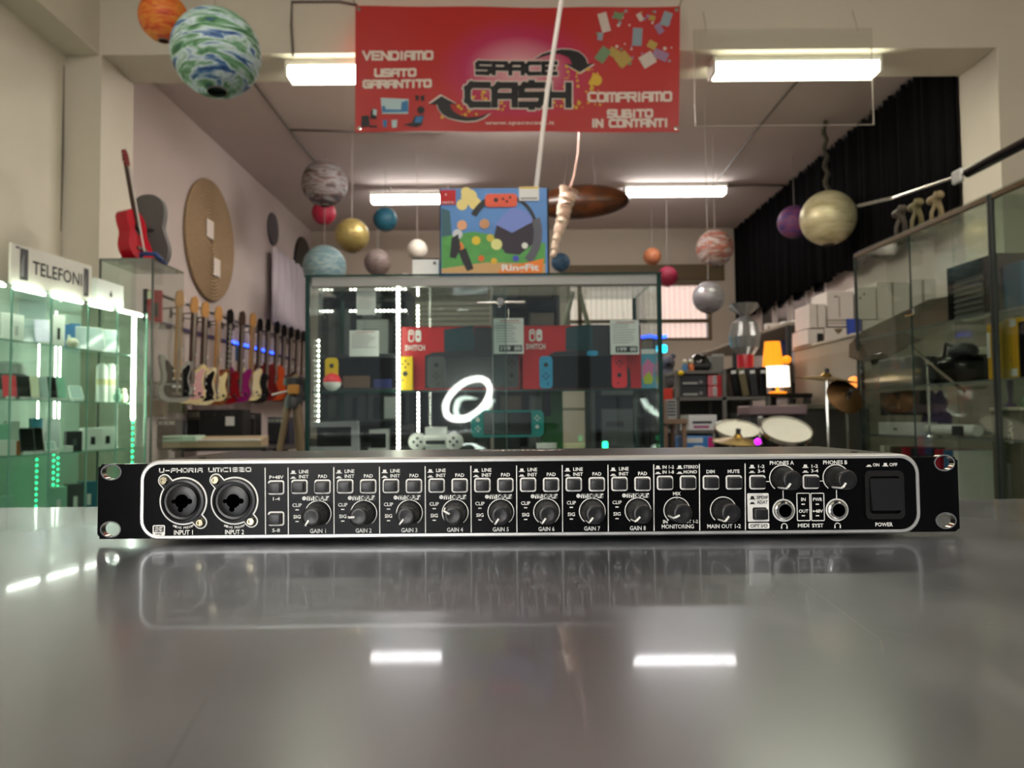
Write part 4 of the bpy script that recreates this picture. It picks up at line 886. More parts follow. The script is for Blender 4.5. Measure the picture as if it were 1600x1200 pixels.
# -------- on the cabinet top: the exercise game box, white box, glass ornaments
gb = Box('game_box', 'colourful exercise game box standing on the glass cabinet', 'game box', 687, 857, 294, czt, CD0 + .12, .09, M('box_sky_blue', (96, 146, 208), .35, var=.25, scale=9))
B().bb(gb.x0 - gb.cx + .0, gb.x0 - gb.cx + .0028, -.002, .0, 0, gb.zt - czt).done('dark_edge', m_scrn, gb.t); B().bb(gb.x1 - gb.cx - .005, gb.x1 - gb.cx, -.002, .0, 0, gb.zt - czt).done('dark_edge', m_scrn, gb.t)
gb.poly('printed_meadow', [(690, 369), (740, 362), (800, 372), (852, 380), (852, 412), (690, 420)], M('print_meadow', (88, 160, 84), .45, var=.35, scale=30), .001)
gb.poly('printed_path', [(690, 420), (760, 410), (852, 412), (852, 427), (690, 427)], M('print_path', (196, 160, 110), .45), .0012)
gb.poly('printed_tree_shade', [(690, 325), (703, 330), (706, 368), (690, 370)], M('print_teal', (60, 100, 110), .45), .0013)
for k, (x, y, r) in enumerate(((733, 308, 13), (722, 320, 9), (742, 318, 10), (728, 300, 8))): gb.dots('printed_cloud', [(x, y, r)], M('print_cream', (232, 216, 140), .45), .0013 + k * .0001)
gb.rr('logo_panel', 687.5, 712, 297, 320, .5, m_red, .0016); swlogo(gb, 700, 306.5, .62); gb.text('switch_lettering', 'SWITCH', 691, 709, 315, 318.5, m_wht)
# mountain and dark blotch inside the ring, ring controller
gb.poly('printed_hill', [(772, 352), (784, 338), (800, 324), (822, 330), (838, 346), (826, 366), (796, 372)], M('print_violet', (120, 140, 210), .45), .0015)
gb.poly('printed_dark_rock', [(776, 352), (800, 364), (826, 350), (838, 345), (834, 380), (812, 398), (790, 396), (772, 370)], M('print_dark', (52, 46, 60), .5), .0018)
for x, y, r, c in ((776, 382, 9, (222, 224, 150)), (766, 372, 6, (210, 190, 70)), (744, 376, 7, (226, 196, 60)), (806, 404, 5, (70, 80, 180)), (772, 408, 5, (220, 180, 60)), (752, 404, 5, (226, 110, 50)), (820, 384, 5, (220, 224, 214)), (757, 350, 8, (200, 150, 110)), (716, 386, 9, (226, 130, 60)), (722, 352, 8, (226, 170, 130)), (715, 366, 8, (210, 214, 220))): gb.dots('printed_blob', [(x, y, r)], M('print_%d_%d_%d' % c, c, .45), .0021)
for pts in ([(706, 372), (716, 366), (720, 388), (712, 404), (703, 402)], [(716, 392), (728, 388), (740, 420), (730, 424), (722, 408)]): gb.poly('printed_shadow_shape', pts, m_kd, .0022)
def rarc(cx, cy, rx, ry, a0, a1, t, mat, e, name):
    q = B(); n = 18
    for i in range(n):
        f0, f1 = R(a0 + (a1 - a0) * i / n), R(a0 + (a1 - a0) * (i + 1) / n)
        q.prism([gb.p(cx + (rx + s_) * math.cos(f), cy - (ry + s_) * math.sin(f)) for f, s_ in ((f0, 0), (f1, 0), (f1, t), (f0, t))], -e, -e + .0008)
    q.done(name, mat, gb.t, kind='stuff')
rarc(792, 364, 42, 52, -48, 22, 13, M('ring_grey', (92, 94, 104), .45), .0026, 'printed_ring_grip'); rarc(792, 364, 44, 54, 20, 70, 5, m_kd, .0025, 'printed_ring_band'); rarc(790, 364, 52, 54, 108, 152, 9, m_kd, .0025, 'printed_ring_band')
gb.rr('printed_orange_controller', 758, 808, 303, 324, 6, M('controller_orange', (228, 96, 70), .4), .003); gb.dots('printed_orange_marks', [(775, 313, 3.4), (786, 311, 1.8), (792, 315, 1.8), (797, 309, 1.8)], m_kd, .004)
gb.poly('printed_title_flash', [(778, 427), (784, 418), (826, 410), (850, 404), (846, 427)], M('title_orange', (232, 130, 50), .45), .0031)
gb.text('title_lettering', 'RingFit', 784, 842, 413, 427, m_wht, .0042, .03)
a, b = gb.p(811, 314), gb.p(842, 292); B().bb(a[0], b[0], -.0026, -.0012, a[1], b[1]).done('price_sticker', m_wht, gb.t); B().bb(a[0] + .002, b[0] - .002, -.0032, -.0024, b[1] - .006, b[1] - .001).done('sticker_band', m_jy, gb.t); B().bb(a[0] + .005, b[0] - .006, -.0032, -.0024, a[1] + .006, a[1] + .009).done('sticker_text', m_kd, gb.t)
bx = Box('small_white_box', 'small white box beside the game box on the cabinet', 'box', 644, 686, 405, czt, CD0 + .14, .07, m_wht); bx.dots('printed_mark', [(679, 411, 2.2)], m_kd); bx.poly('lid_edge', [(644, 405), (686, 405), (686, 403.5), (644, 403.5)], m_kd, .0006)
p = W(628, 420, CD0 + .15); t = thing('white_headset', 'white curved headset strap lying on the cabinet top', 'headset', (p.x, CD0 + .2, czt)); k = 2.45 / FPX
B().tube([(-20 * k, 0, .004), (-12 * k, 0, 12 * k), (0, 0, 18 * k), (12 * k, .01, 18 * k), (16 * k, .02, 6 * k), (18 * k, .02, .006)], .0055 , 10).done('strap', m_wht, t, 'all'); B().ball((-20 * k, 0, .012), .013, (1.4, 1, .9)).done('lens_pod', m_chr, t, 'all')
# ================================================================ left: lit glass phone cabinet
class Fr:
    """upright frame with its own axes; hit() drops a photo pixel onto one of its planes"""
    def __init__(s, x, y, rz): s.o = Vector((x, y, 0)); s.rz = rz; s.r = Matrix.Rotation(rz, 3, 'Z')
    def hit(s, px, py, ax, v):
        d = s.r.transposed() @ (CR @ Vector(((px - 800) / FPX, -(py - 600) / FPX, -1))); o = s.r.transposed() @ (Vector((0, 0, CZ)) - s.o)
        return o + d * ((v - o[ax]) / d[ax])
    def w(s, p): return s.o + s.r @ Vector(p)
p1, p2 = W(0, 437, 3.78), W(230, 490, 5.0)
lrz = -math.atan2(p2.x - p1.x, p2.y - p1.y)
LF = Fr(p2.x, p2.y, lrz); LH = (p1.z + p2.z) / 2
m_gg = glass('pane_glass_green', (240, 250, 245)); m_le = M('glass_edge_mint', (110, 160, 142), .2)
LLen = 2.05; LDp = .48
lc = thing('phone_cabinet', 'long glass cabinet lit by led strips, shelves of phones', 'display cabinet', (p2.x, p2.y, 0), lrz)
B().bb(-LDp, 0, -LLen, 0, 0, .10).done('plinth', m_dark, lc)
B().bb(-LDp, 0, -LLen, 0, LH - .008, LH).done('top_pane', m_gg, lc); B().bb(-LDp, -LDp + .012, -LLen, 0, .10, LH - .008).done('back_panel', M('cabinet_back_green', (176, 190, 180), .4), lc)
for y in (-LLen, 0):
    B().bb(-LDp, 0, y - .003, y + .003, .10, LH - .008).done('end_pane', m_gg, lc)
    B().bb(-.004, .004, y - .005, y + .005, .10, LH).done('pane_edge', m_le, lc)
dy = [0] + [LF.hit(x, 560, 0, 0)[1] for x in (183, 137, 79, 17)] + [-LLen]
for a, b in zip(dy[:-1], dy[1:]):
    B().bb(-.004, 0, b + .004, a - .004, .10, LH - .03).done('glass_door', m_gg, lc)
    if b > -LLen: B().bb(-.005, .003, b - .003, b + .003, .10, LH - .02).done('door_edge', m_le, lc)
LZ = [LF.hit(100, y, 0, -.1)[2] for y in (544, 627, 706)] + [.48, .2]
for z in LZ:
    B().bb(-LDp + .012, -.03, -LLen + .01, -.01, z - .006, z).done('shelf', m_gg, lc); B().bb(-.0305, -.0295, -LLen + .01, -.01, z - .006, z).done('shelf_edge', m_le, lc)
for a, b in zip(dy[:-1], dy[1:]):
    o = B().bb(-.028, -.010, b + .03, a - .03, LH - .026, LH - .012, .003).done('led_tube', m_led, lc); 
yl = LF.hit(208, 560, 0, -.02)[1]; z0 = LF.hit(208, 655, 0, -.02)[2]
led_strip('led_strip', (-.02, yl, .3), (-.02, yl, z0), lc, 20, m_ledg, w=.02, rb=.009, out=(1, 0, 0)); led_strip('led_strip', (-.02, yl, z0), (-.02, yl, LH - .03), lc, 52, None, w=.03, rb=.013, out=(1, 0, 0))
for px, lx, zb in ((93, -.40, None), (60, -.40, None), (86, -.2, None)):
    yy = LF.hit(px, 560, 0, lx)[1]
    led_strip('led_strip', (lx, yy, .3), (lx, yy, LZ[2]), lc, 16, m_ledg, w=.01, rb=.007, out=(1, 0, 0)); led_strip('led_strip', (lx, yy, LZ[2]), (lx, yy, LH - .06), lc, 60, None, w=.01, rb=.0045, out=(1, 0, 0))
# ---- goods on its shelves
def lgood(name, label, cat, px, base_z, lx, turn=0.0, group=None):
    q = LF.hit(px, 600, 0, lx); p = LF.w((lx, q[1], base_z)); return thing(name, label, cat, p, lrz + turn, group)
def hpx(px, lx, h): return h * LF.w((lx, LF.hit(px, 600, 0, lx)[1], 0)).y / FPX
pal = {'silver': (188, 190, 190), 'white': (226, 228, 224), 'black': (30, 32, 34), 'graphite': (78, 82, 84), 'red': (206, 40, 62), 'lilac': (206, 202, 226), 'mint': (150, 200, 176), 'blue': (70, 120, 170), 'cream': (220, 214, 190), 'orange': (200, 104, 52), 'teal': (44, 110, 130), 'brown': (88, 72, 60)}
def pm(c): return M('plastic_' + c, pal[c], .35)
def phone(label, px, bz, lx, h, c, lean=24, w=None, turn=-.75):
    H_ = hpx(px, lx, h); w = w or H_ * .46; t = lgood('phone', label, 'phone', px, bz, lx, turn, 'phones leaning on the cabinet shelves')
    m = Matrix.Translation((0, 0, .012)) @ Matrix.Rotation(R(-lean), 4, 'Y')
    B(m).prism(rrect(-w / 2, w / 2, 0, H_, w * .14, 4), -.005, .004, 'X').done('body', pm(c), t, True); B(m).prism(rrect(-w / 2 + .004, w / 2 - .004, .006, H_ - .006, w * .1, 4), .004, .0048, 'X').done('screen', m_scrn if c in ('black', 'graphite', 'brown') else (pm(c) if c in ('red', 'mint', 'lilac', 'cream') else M('screen_pale', (170, 184, 184), .15)), t)
    B().prism([(.022, 0), (.022, .016), (.012, .010), (-.06, .01), (-.06, 0)], -w * .35, w * .35, 'Y').done('stand', m_wht, t)
def lbox(label, px, bz, lx, wpx, h, c, d=.05, turn=-.6, mark=None, cat='box', name='boxed_phone'):
    H_, w = hpx(px, lx, h), hpx(px, lx, wpx) / .75; t = lgood(name, label, cat, px, bz, lx, turn)
    B().bb(-d / 2, d / 2, -w / 2, w / 2, 0, H_, .002).done('carton', pm(c), t)
    if mark: B().bb(d / 2, d / 2 + .0012, -w * .12, w * .12, H_ * .25, H_ * .6, .0004).done('printed_mark', pm(mark), t)
a, b, c = LZ[:3]
lbox('white boxed phone nearest the frame edge, top shelf', 8, a, -.12, 14, 44, 'white'); lbox('white boxed phone with grey mark, top shelf', 22, a, -.14, 15, 44, 'white', mark='silver')
phone('tall silver tablet leaning at the rear, top shelf', 50, a, -.30, 74, 'silver', 10, .14); phone('silver tablet leaning forward, top shelf', 42, a, -.16, 44, 'silver', 26, .09); phone('lilac phone leaning on a stand, top shelf', 66, a, -.08, 44, 'lilac', 30)
lbox('slim white box behind the lilac phone', 72, a, -.25, 14, 46, 'white'); lbox('tall white box beside the blue cartons', 88, a, -.14, 13, 52, 'white', mark='black'); lbox('blue and white carton on the top shelf', 104, a, -.18, 14, 40, 'blue', mark='white'); lbox('pale blue carton in the middle, top shelf', 115, a, -.26, 10, 46, 'blue', mark='teal')
t = lgood('white_headphones', 'white rounded headphone case lying on the top shelf', 'headphone case', 112, a, -.06, .4); B().ball((0, 0, .03), .055, (.6, 1, .55)).done('case_shell', pm('cream'), t, 'all'); B().tube([(.02, -.05, .03), (.034, 0, .032), (.02, .05, .03)], .003, 6).done('case_seam', pm('silver'), t)
phone('wide white tablet leaning, top shelf', 140, a, -.10, 44, 'white', 32, .17); phone('white and blue tablet leaning at the far end, top shelf', 172, a, -.12, 44, 'white', 30, .10)
t = lgood('speaker', 'grey barrel speaker at the near end, second shelf', 'speaker', 14, b, -.28, 0); B().lathe([(.05, 0), (.07, .02), (.085, .12), (.07, .2), (.04, .215), (0, .216)], 24).done('speaker_body', pm('silver'), t, True); B().lathe([(.072, .04), (.088, .12), (.076, .16)], 24).done('speaker_grille', pm('graphite'), t)
for px, cc, nm in ((16, 'red', 'bright red phone leaning on a stand, second shelf'), (38, 'black', 'black phone next to the red phone, second shelf'), (52, 'cream', 'cream phone leaning on a stand, second shelf'), (66, 'silver', 'silver phone leaning on a stand, second shelf'), (80, 'graphite', 'graphite phone leaning on a stand, second shelf'), (94, 'mint', 'mint green phone leaning on a stand, second shelf')): phone(nm, px, b, -.09, 40, cc, 30)
phone('long white phone lying far back, second shelf', 122, b, -.09, 36, 'white', 52, .07)
for px, lb in ((159, 'white tall bottle shaped speaker, nearer of two'), (173, 'white tall bottle shaped speaker, farther of two')):
    t = lgood('bottle_speaker', lb, 'speaker', px, b, -.18, 0, 'white bottle speakers'); h = hpx(px, -.18, 62); B().lathe([(.03, 0), (.033, .01), (.033, h * .9), (.024, h * .97), (.014, h)], 20).done('bottle', pm('white'), t, True); B().lathe([(.0336, h * .45), (.0336, h * .6)], 20).done('label_band', M('label_cream', (214, 206, 160), .5), t)
for px, cc, lb in ((184, 'mint', 'small mint egg figurine by the bottles'), (194, 'cream', 'small cream figurine at the second shelf end')):
    t = lgood('figurine', lb, 'figurine', px, b, -.08, 0); B().ball((0, 0, .035), .03, (.8, .8, 1.1), 14, 8).done('figure_body', pm(cc), t, 'all'); B().ball((0, 0, .078), .016, (1, 1, 1), 12, 8).done('figure_head', pm(cc), t, 'all')
lbox('white boxed phone at the near end, third shelf', 8, c, -.10, 22, 24, 'white', .06); lbox('pale green box at the near end, third shelf', 4, c, -.28, 14, 46, 'mint'); lbox('white upright box on the third shelf', 20, c, -.30, 14, 50, 'white'); lbox('small orange box on the third shelf', 27, c, -.22, 8, 20, 'orange')
phone('graphite phone leaning, third shelf', 46, c, -.08, 44, 'graphite', 34); phone('brown phone leaning, third shelf', 60, c, -.09, 44, 'brown', 34); lbox('teal box standing behind the phones, third shelf', 57, c, -.3, 12, 52, 'teal'); lbox('dark and white box behind the phones, third shelf', 72, c, -.3, 12, 50, 'silver', mark='brown')
phone('white phone upright by the led dots, third shelf', 86, c, -.16, 50, 'white', 14, .07); phone('white phone lying low at the front, third shelf', 82, c, -.05, 22, 'white', 50, .05)
lbox('black gadget box in the middle, third shelf', 116, c, -.2, 18, 30, 'black', mark='graphite'); lbox('tiny white block before the black gadget box', 108, c, -.06, 9, 10, 'white', .03)
for px, lb in ((143, 'white boxed earphones with black mark, nearer of two'), (166, 'white boxed earphones with black mark, farther of two')): lbox(lb, px, c, -.14, 21, 34, 'white', .06, -.5, 'black', name='boxed_earphones')
d4 = LZ[3]
for px, cc, lb in ((12, 'mint', 'pale green pouch on the lowest lit shelf'), (92, 'mint', 'green leafy trinket on the lowest lit shelf'), (118, 'graphite', 'dark gadget on the lowest lit shelf'), (139, 'teal', 'teal box at the end of the lowest lit shelf')): lbox(lb, px, d4, -.14, 18, 48, cc, .06, mark='white')
# ---- sign and boxes on its top
def tilt_sign():
    q0, q1 = LF.hit(16, 440, 0, -.03), LF.hit(143, 480, 0, -.03); y0, y1 = q0[1], q1[1]; h = LF.hit(16, 378, 0, -.03)[2] - LH; w = y1 - y0
    p = LF.w((-.03, (y0 + y1) / 2, LH)); t = thing('telephone_sign', 'white sign reading TELEFONI standing on the phone cabinet', 'sign', p, lrz)
    B().bb(-.012, 0, -w / 2, w / 2, 0, h, .002).done('sign_board', M('sign_white', (220, 218, 208), .45), t)
    def q(name, pts, mat): B().prism([(-w / 2 + a * w, b * h) for a, b in pts], 0, .0012, 'X').done(name, mat, t)
    vs, fs = text_mesh('TELEFONI', .008); B()._add([(.0014, -w / 2 + w * (.24 + .62 * u), h * (.36 + .34 * v)) for u, v in vs], fs).done('sign_lettering', m_bk, t)
    for x0, x1, y0_, y1_ in ((.10, .19, .16, .93), (.885, .95, .12, .88)):
        q('printed_phone', [(x0, y0_), (x1, y0_), (x1, y1_), (x0, y1_)], M('print_phone_grey', (74, 74, 76), .4)); q('printed_phone_glare', [(x0 + .01, y0_ + .05), ((x0 + x1) / 2, y0_ + .1), ((x0 + x1) / 2, y1_ - .1), (x0 + .01, (y0_ + y1_) / 2)], M('print_phone_light', (150, 150, 152), .4))
    q('printed_dash', [(.05, .9), (.09, .9), (.09, .94), (.05, .94)], m_bk)
    B().prism([(0, 0), (-.12, 0), (-.12, .01), (-.013, h * .6)], -.01, .01, 'Y').done('sign_foot', m_wht, t)
tilt_sign()
y0, y1 = LF.hit(145, 480, 0, -.06)[1], LF.hit(199, 480, 0, -.06)[1]; p = LF.w((-.06, (y0 + y1) / 2, LH)); w = (y1 - y0) * .9; h = hpx(170, -.06, 40)
t = thing('tablet_box', 'white tablet box with a dark fruit emblem on the cabinet', 'box', p, lrz + .1); B().bb(-.05, 0, -w / 2, w / 2, 0, h, .002).done('carton', m_wht, t)
B().prism([(.012 * math.cos(R(x)) * (1 + .12 * math.cos(R(2 * x))), h * .5 + .015 * math.sin(R(x)) * (1 - .1 * (x == 90))) for x in range(0, 360, 20) ], 0, .0012, 'X').done('emblem', m_bk, t); B().prism(capsule(.001, h * .5 + .018, .005, h * .5 + .024, .003, 4), 0, .0012, 'X').done('emblem_leaf', m_bk, t)
for px, lx, wd, hh, lb in ((66, -.24, .22, .04, 'flat white box lying behind the sign'), (92, -.40, .26, .06, 'white carton with a black slot lying behind the sign')):
    q = LF.hit(px, 420, 0, lx); t = thing('flat_box', lb, 'box', LF.w((lx, q[1], LH)), lrz); B().bb(-.08, .08, -wd / 2, wd / 2, 0, hh + .17, .003).done('carton', m_wht, t); B().bb(.08, .081, -.02, .06, hh + .11, hh + .14).done('slot', m_bk, t)
# ---- tall glass case behind with the red guitar
tx0, tx1 = W(157, 404, 5.25).x, W(283, 425, 5.7).x; tz = W(200, 404, 5.25).z
tcse = thing('tall_glass_case', 'tall glass case beside the pillar with a red guitar on top', 'display case', ((tx0 + tx1) / 2, 5.5, 0)); w = (tx1 - tx0) / 2
B().bb(-w, w, -.25, .25, 0, .12).done('plinth', m_dark, tcse); B().bb(-w, w, -.25, .25, tz - .012, tz).done('top_pane', glass('pane_grey', (200, 210, 204)), tcse)
B().bb(-w - .002, w + .002, -.253, -.249, tz - .014, tz + .002).done('top_edge', M('case_edge', (120, 126, 118), .3), tcse)
for s_ in (-1, 1):
    B().bb(s_ * w - .003, s_ * w + .003, -.25, .25, .12, tz - .012).done('side_pane', m_gl, tcse)
    B().bb(s_ * w - .006, s_ * w + .006, -.256, -.244, .12, tz).done('corner_edge', M('case_edge_dark', (70, 74, 70), .3), tcse)
B().bb(-w, w, -.25, -.246, .12, tz - .012).done('front_pane', m_gl, tcse)
for z in (1.72, 1.3, .9): B().bb(-w + .01, w - .01, -.24, .24, z - .006, z).done('shelf', m_gl, tcse)
p = W(247, 490, 5.45); t = thing('red_book', 'red and yellow book standing in the tall glass case', 'book', (p.x - .03, 5.45, 1.72)); B().bb(-.05, .05, 0, .03, 0, .24, .002).done('cover', M('book_red', (170, 40, 50), .5), t); B().bb(-.048, -.02, -.001, 0, .18, .235).done('yellow_label', pm('cream'), t); B().bb(-.02, .03, -.001, 0, .05, .15, .0003).done('dark_picture', m_kd, t); B().bb(-.08, -.052, 0, .03, 0, .25).done('black_spine', m_scrn, t)
# ================================================================ guitars
m_gs = M('guitar_string_steel', (190, 186, 176), .3, metal=.9); m_ros = M('rosewood', (66, 44, 30), .5); m_map = M('maple', (184, 136, 76), .4)
def outline(kind, s=1.0):
    if kind == 'strat': pts = [(-.02, .0), (.08, .0), (.15, .04), (.165, .11), (.13, .18), (.125, .24), (.15, .31), (.165, .36), (.13, .385), (.09, .34), (.04, .31), (-.03, .31), (-.08, .36), (-.13, .43), (-.165, .41), (-.15, .33), (-.125, .24), (-.13, .18), (-.17, .11), (-.15, .03), (-.09, 0)]
    elif kind == 'single': pts = [(0, 0), (.1, .01), (.165, .07), (.17, .13), (.13, .2), (.125, .25), (.15, .3), (.14, .35), (.1, .37), (.06, .33), (.02, .34), (-.03, .37), (-.1, .37), (-.14, .33), (-.13, .25), (-.135, .2), (-.175, .13), (-.165, .07), (-.1, .01)]
    else: pts = [(0, 0), (.12, .015), (.185, .08), (.19, .15), (.14, .24), (.13, .28), (.15, .34), (.14, .42), (.08, .465), (0, .475), (-.08, .465), (-.14, .42), (-.15, .34), (-.13, .28), (-.14, .24), (-.19, .15), (-.185, .08), (-.12, .015)]
    # one round of corner cutting for a smooth outline
    for _ in range(2):
        q = []
        for i in range(len(pts)):
            a, b = pts[i], pts[(i + 1) % len(pts)]; q += [(a[0] * .75 + b[0] * .25, a[1] * .75 + b[1] * .25), (a[0] * .25 + b[0] * .75, a[1] * .25 + b[1] * .75)]
        pts = q
    return [(x * s, y * s) for x, y in pts]
def guitar(name, label, loc, rot, kind, body, neck, head, guard=None, inlay=False, s=1.0, group=None):
    """hangs with its face along -Y; origin at the foot of the body, total length about 1 m"""
    t = thing(name, label, 'guitar', loc, rot=rot, group=group); d = .10 if kind == 'acoustic' else .045
    B().prism(outline(kind, s), 0, d * s).done('body', body, t, True)
    top = .44 if kind == 'acoustic' else .34
    B().bb(-.026 * s, .026 * s, -.012 * s, .012 * s, (top - .12) * s, .86 * s).done('neck', neck, t)
    fb = B().bb(-.025 * s, .025 * s, -.018 * s, -.012 * s, (top - .14) * s, .86 * s).done('fretboard', head if inlay else neck, t)
    if inlay:
        for k in range(9): B().bb(-.018 * s, .018 * s, -.0195 * s, -.018 * s, (.40 + .052 * k) * s, (.422 + .052 * k) * s).done('inlay', m_wht, fb)
    hd = B().prism([(-.026 * s, .855 * s), (.026 * s, .855 * s), (.042 * s, .90 * s), (.036 * s, .985 * s), (.01 * s, 1.02 * s), (-.03 * s, 1.0 * s), (-.044 * s, .91 * s)], -.01 * s, .008 * s).done('headstock', head, t)
    for k in range(6): B().lathe([(.007 * s, 0), (.007 * s, .018 * s), (0, .02 * s)], 8, ((-.044 if k < 3 else .044) * s, .004 * s, (.895 + .033 * (k % 3)) * s), 'X').done('tuner', m_gs, hd)
    if kind == 'acoustic':
        B().lathe([(.05 * s, 0), (.05 * s, .001), (0, .001)], 24, (0, 0, .30 * s), 'Y').done('sound_hole', m_scrn, t); B().bb(-.07 * s, .07 * s, -.012 * s, 0, .11 * s, .135 * s).done('bridge', m_ros, t)
    else:
        if guard: B().prism([(x * .78 + .01, y * .8 + .04 * s) for x, y in outline(kind, s)], -.004 * s, 0).done('pickguard', guard, t)
        for z in (.13, .2, .27): B().bb(-.04 * s, .04 * s, -.016 * s, -.003 * s, z * s, (z + .022) * s, .003).done('pickup', m_kd if not guard else m_wht, t)
        B().bb(-.04 * s, .04 * s, -.018 * s, 0, .07 * s, .09 * s).done('bridge', m_gs, t)
        for k in range(2): B().lathe([(.012 * s, 0), (.012 * s, .018 * s), (0, .02 * s)], 12, ((.09 + .03 * k) * s, 0, (.10 - .035 * k) * s), 'Y').done('control_knob', m_kd, t)
    B().bb(-.012 * s, .012 * s, -.022 * s, -.0205 * s, .08 * s, .86 * s).done('strings', m_gs, t)
    return t
G = 'electric guitars hanging in a row on the left wall'
def gm(n, c, r=.25): return M('lacquer_' + n, c, r)
XG = -3.10
rows = [(276, 453, 'strat', gm('silver', (150, 152, 146)), m_map, m_map, gm('black', (14, 14, 15)), False, 'silver and black electric guitar nearest the tall glass case'),
        (299, 463, 'strat', gm('cream', (214, 200, 150)), m_ros, m_map, gm('pink', (206, 160, 160)), False, 'cream electric guitar with a pink lower bout'),
        (316, 471, 'strat', gm('ivory', (216, 204, 164)), m_ros, m_map, gm('black', (14, 14, 15)), False, 'ivory pointed electric guitar with black guard'),
        (337, 478, 'strat', gm('sunburst', (120, 70, 30)), m_map, m_map, gm('cream', (214, 200, 150)), False, 'brown electric guitar with a cream guard'),
        (355, 483, 'single', gm('cherry', (120, 10, 20)), m_ros, m_scrn, None, True, 'cherry red single cutaway guitar with block inlays'),
        (374, 486, 'strat', gm('magenta', (130, 24, 96)), m_ros, m_ros, None, False, 'magenta electric guitar beside the cherry red one'),
        (391, 489, 'strat', gm('butter', (216, 204, 150)), m_map, m_map, gm('ivory', (216, 204, 164)), False, 'butter coloured electric guitar with maple neck'),
        (402, 497, 'single', gm('jet', (18, 18, 20)), m_ros, m_scrn, None, False, 'black single cutaway guitar in the middle of the row'),
        (415, 498, 'acoustic', gm('wine', (96, 16, 18)), m_ros, m_scrn, None, False, 'dark red hollow body guitar in the row'),
        (429, 502, 'acoustic', gm('amber', (176, 66, 22)), m_ros, m_scrn, None, False, 'amber orange hollow body guitar in the row'),
        (440, 507, 'strat', gm('walnut', (80, 48, 26)), m_ros, m_scrn, None, False, 'walnut brown guitar toward the row end'),
        (451, 510, 'strat', gm('olive', (150, 134, 90)), m_ros, m_scrn, None, False, 'olive tan guitar toward the row end'),
        (461, 514, 'single', gm('smoke', (60, 60, 64)), m_ros, m_scrn, None, False, 'smoke grey guitar next to last in the row'),
        (470, 517, 'strat', gm('night', (24, 24, 30)), m_ros, m_scrn, None, False, 'black guitar last in the row by the rear corner')]
for i, (px, py, kd, bd, nk, hd, gd, inl, lb) in enumerate(rows):
    top = WX(px, py, XG); s = 1.02; z = top.z - 1.02 * s
    o = guitar('electric_guitar' if kd != 'acoustic' else 'hollow_body_guitar', lb, (XG, top.y, z), (R(3), 0, R(56)), kd, bd, nk, hd, gd, inl, s, G)
    B().bb(.0, .006, -.02, .02, 0, .03).done('price_tag', m_wht, o, loc=(0.02, -.024, .46))
    h = thing('guitar_hook', 'black wall hook holding the ' + lb.split(' guitar')[0] + ' guitar', 'wall hook', (WL2, top.y, z + .86 * s), group='guitar hooks'); B().tube([(0, 0, 0), (.08, 0, -.01), (.19, 0, .0), (.215, 0, .02)], .007, 6).done('hook_arm', m_kd, h, 'all'); B().bb(0, .012, -.02, .02, -.04, .04, .003).done('hook_plate', m_kd, h)
z = WX(380, 530, WL2 + .02).z; t = thing('hanging_rail', 'dark slatted rail along the wall behind the guitar necks', 'wall rail', (WL2, 9.2, z + .2)); B().bb(0, .018, -2.0, 2.4, -.02, .0, .003).done('upper_slat', m_kd, t); B().bb(0, .018, -2.0, 2.4, -.30, -.26, .003).done('lower_slat', M('rail_violet', (70, 64, 110), .4), t)
led_strip('blue_led', (.02, -.3, -.27), (.02, 1.4, -.27), t, 16, m_ledb, w=.015, rb=.018, out=(1, 0, 0))
# red guitar leaning on top of the tall case, with grey case and blue stand
p = W(224, 404, 5.5); gz = tz + .012
guitar('red_guitar', 'small red acoustic guitar standing on the tall glass case', (p.x + .02, 5.47, gz), (R(-11), 0, R(86)), 'acoustic', gm('toy_red', (176, 16, 36), .15), m_ros, gm('toy_red_dark', (110, 22, 24)), None, False, .84)
t = thing('guitar_stand', 'blue cradle stand under the small red guitar', 'guitar stand', (p.x + .02, 5.45, tz)); m_bl = M('stand_blue', (40, 70, 130), .4)
B().tube([(-.16, 0, .015), (-.10, 0, .10), (-.09, .05, .22)], .016, 8).done('arm', m_bl, t, 'all'); B().tube([(.16, -.05, .015), (.12, -.06, .06), (.02, -.07, .06), (0, 0, .012)], .016, 8).done('arm', m_bl, t, 'all'); B().bb(-.17, .17, -.02, .02, 0, .018, .006).done('base_bar', m_bl, t)
p = W(226, 318, 5.64); t = thing('guitar_case', 'grey rounded guitar case leaning behind the red guitar', 'guitar case', (p.x + .01, 5.70, tz)); B().prism([(x * .9, y * 1.32) for x, y in outline('acoustic', .92)], -.03, .03).done('case_shell', M('case_grey', (96, 94, 92), .6), t, True); B().tube([(-.05, -.04, .3), (0, -.06, .3), (.05, -.04, .3)], .008, 6).done('carry_handle', m_kd, t)

# ---- below the guitars: keyboards, amplifiers, tripod, coloured tiles
def onwall(px0, px1, py0, py1, X, th, name, label, cat, mat):
    a, b = WX(px0, py0, X), WX(px1, py1, X); t = thing(name, label, cat, (X, (a.y + b.y) / 2, min(a.z, b.z))); B().bb(0, th, -(abs(b.y - a.y)) / 2, abs(b.y - a.y) / 2, 0, abs(a.z - b.z), .003).done('panel', mat, t); B().bb(th, th + .004, -(abs(b.y - a.y)) * .4, abs(b.y - a.y) * .4, abs(a.z - b.z) * .8, abs(a.z - b.z) * .86).done('printed_line', m_wht, t)
onwall(262, 286, 617, 646, WL2, .02, 'green_poster', 'green square poster low on the wall under the guitars', 'poster', M('poster_green', (84, 120, 40), .6))
onwall(230, 258, 618, 650, WL2, .02, 'beige_poster', 'beige square poster low on the wall beside the green one', 'poster', M('poster_beige', (150, 132, 104), .6))
onwall(368, 375, 538, 565, WL2, .02, 'blue_card', 'small blue card on the wall between guitar necks', 'card', M('card_blue', (50, 110, 150), .6))
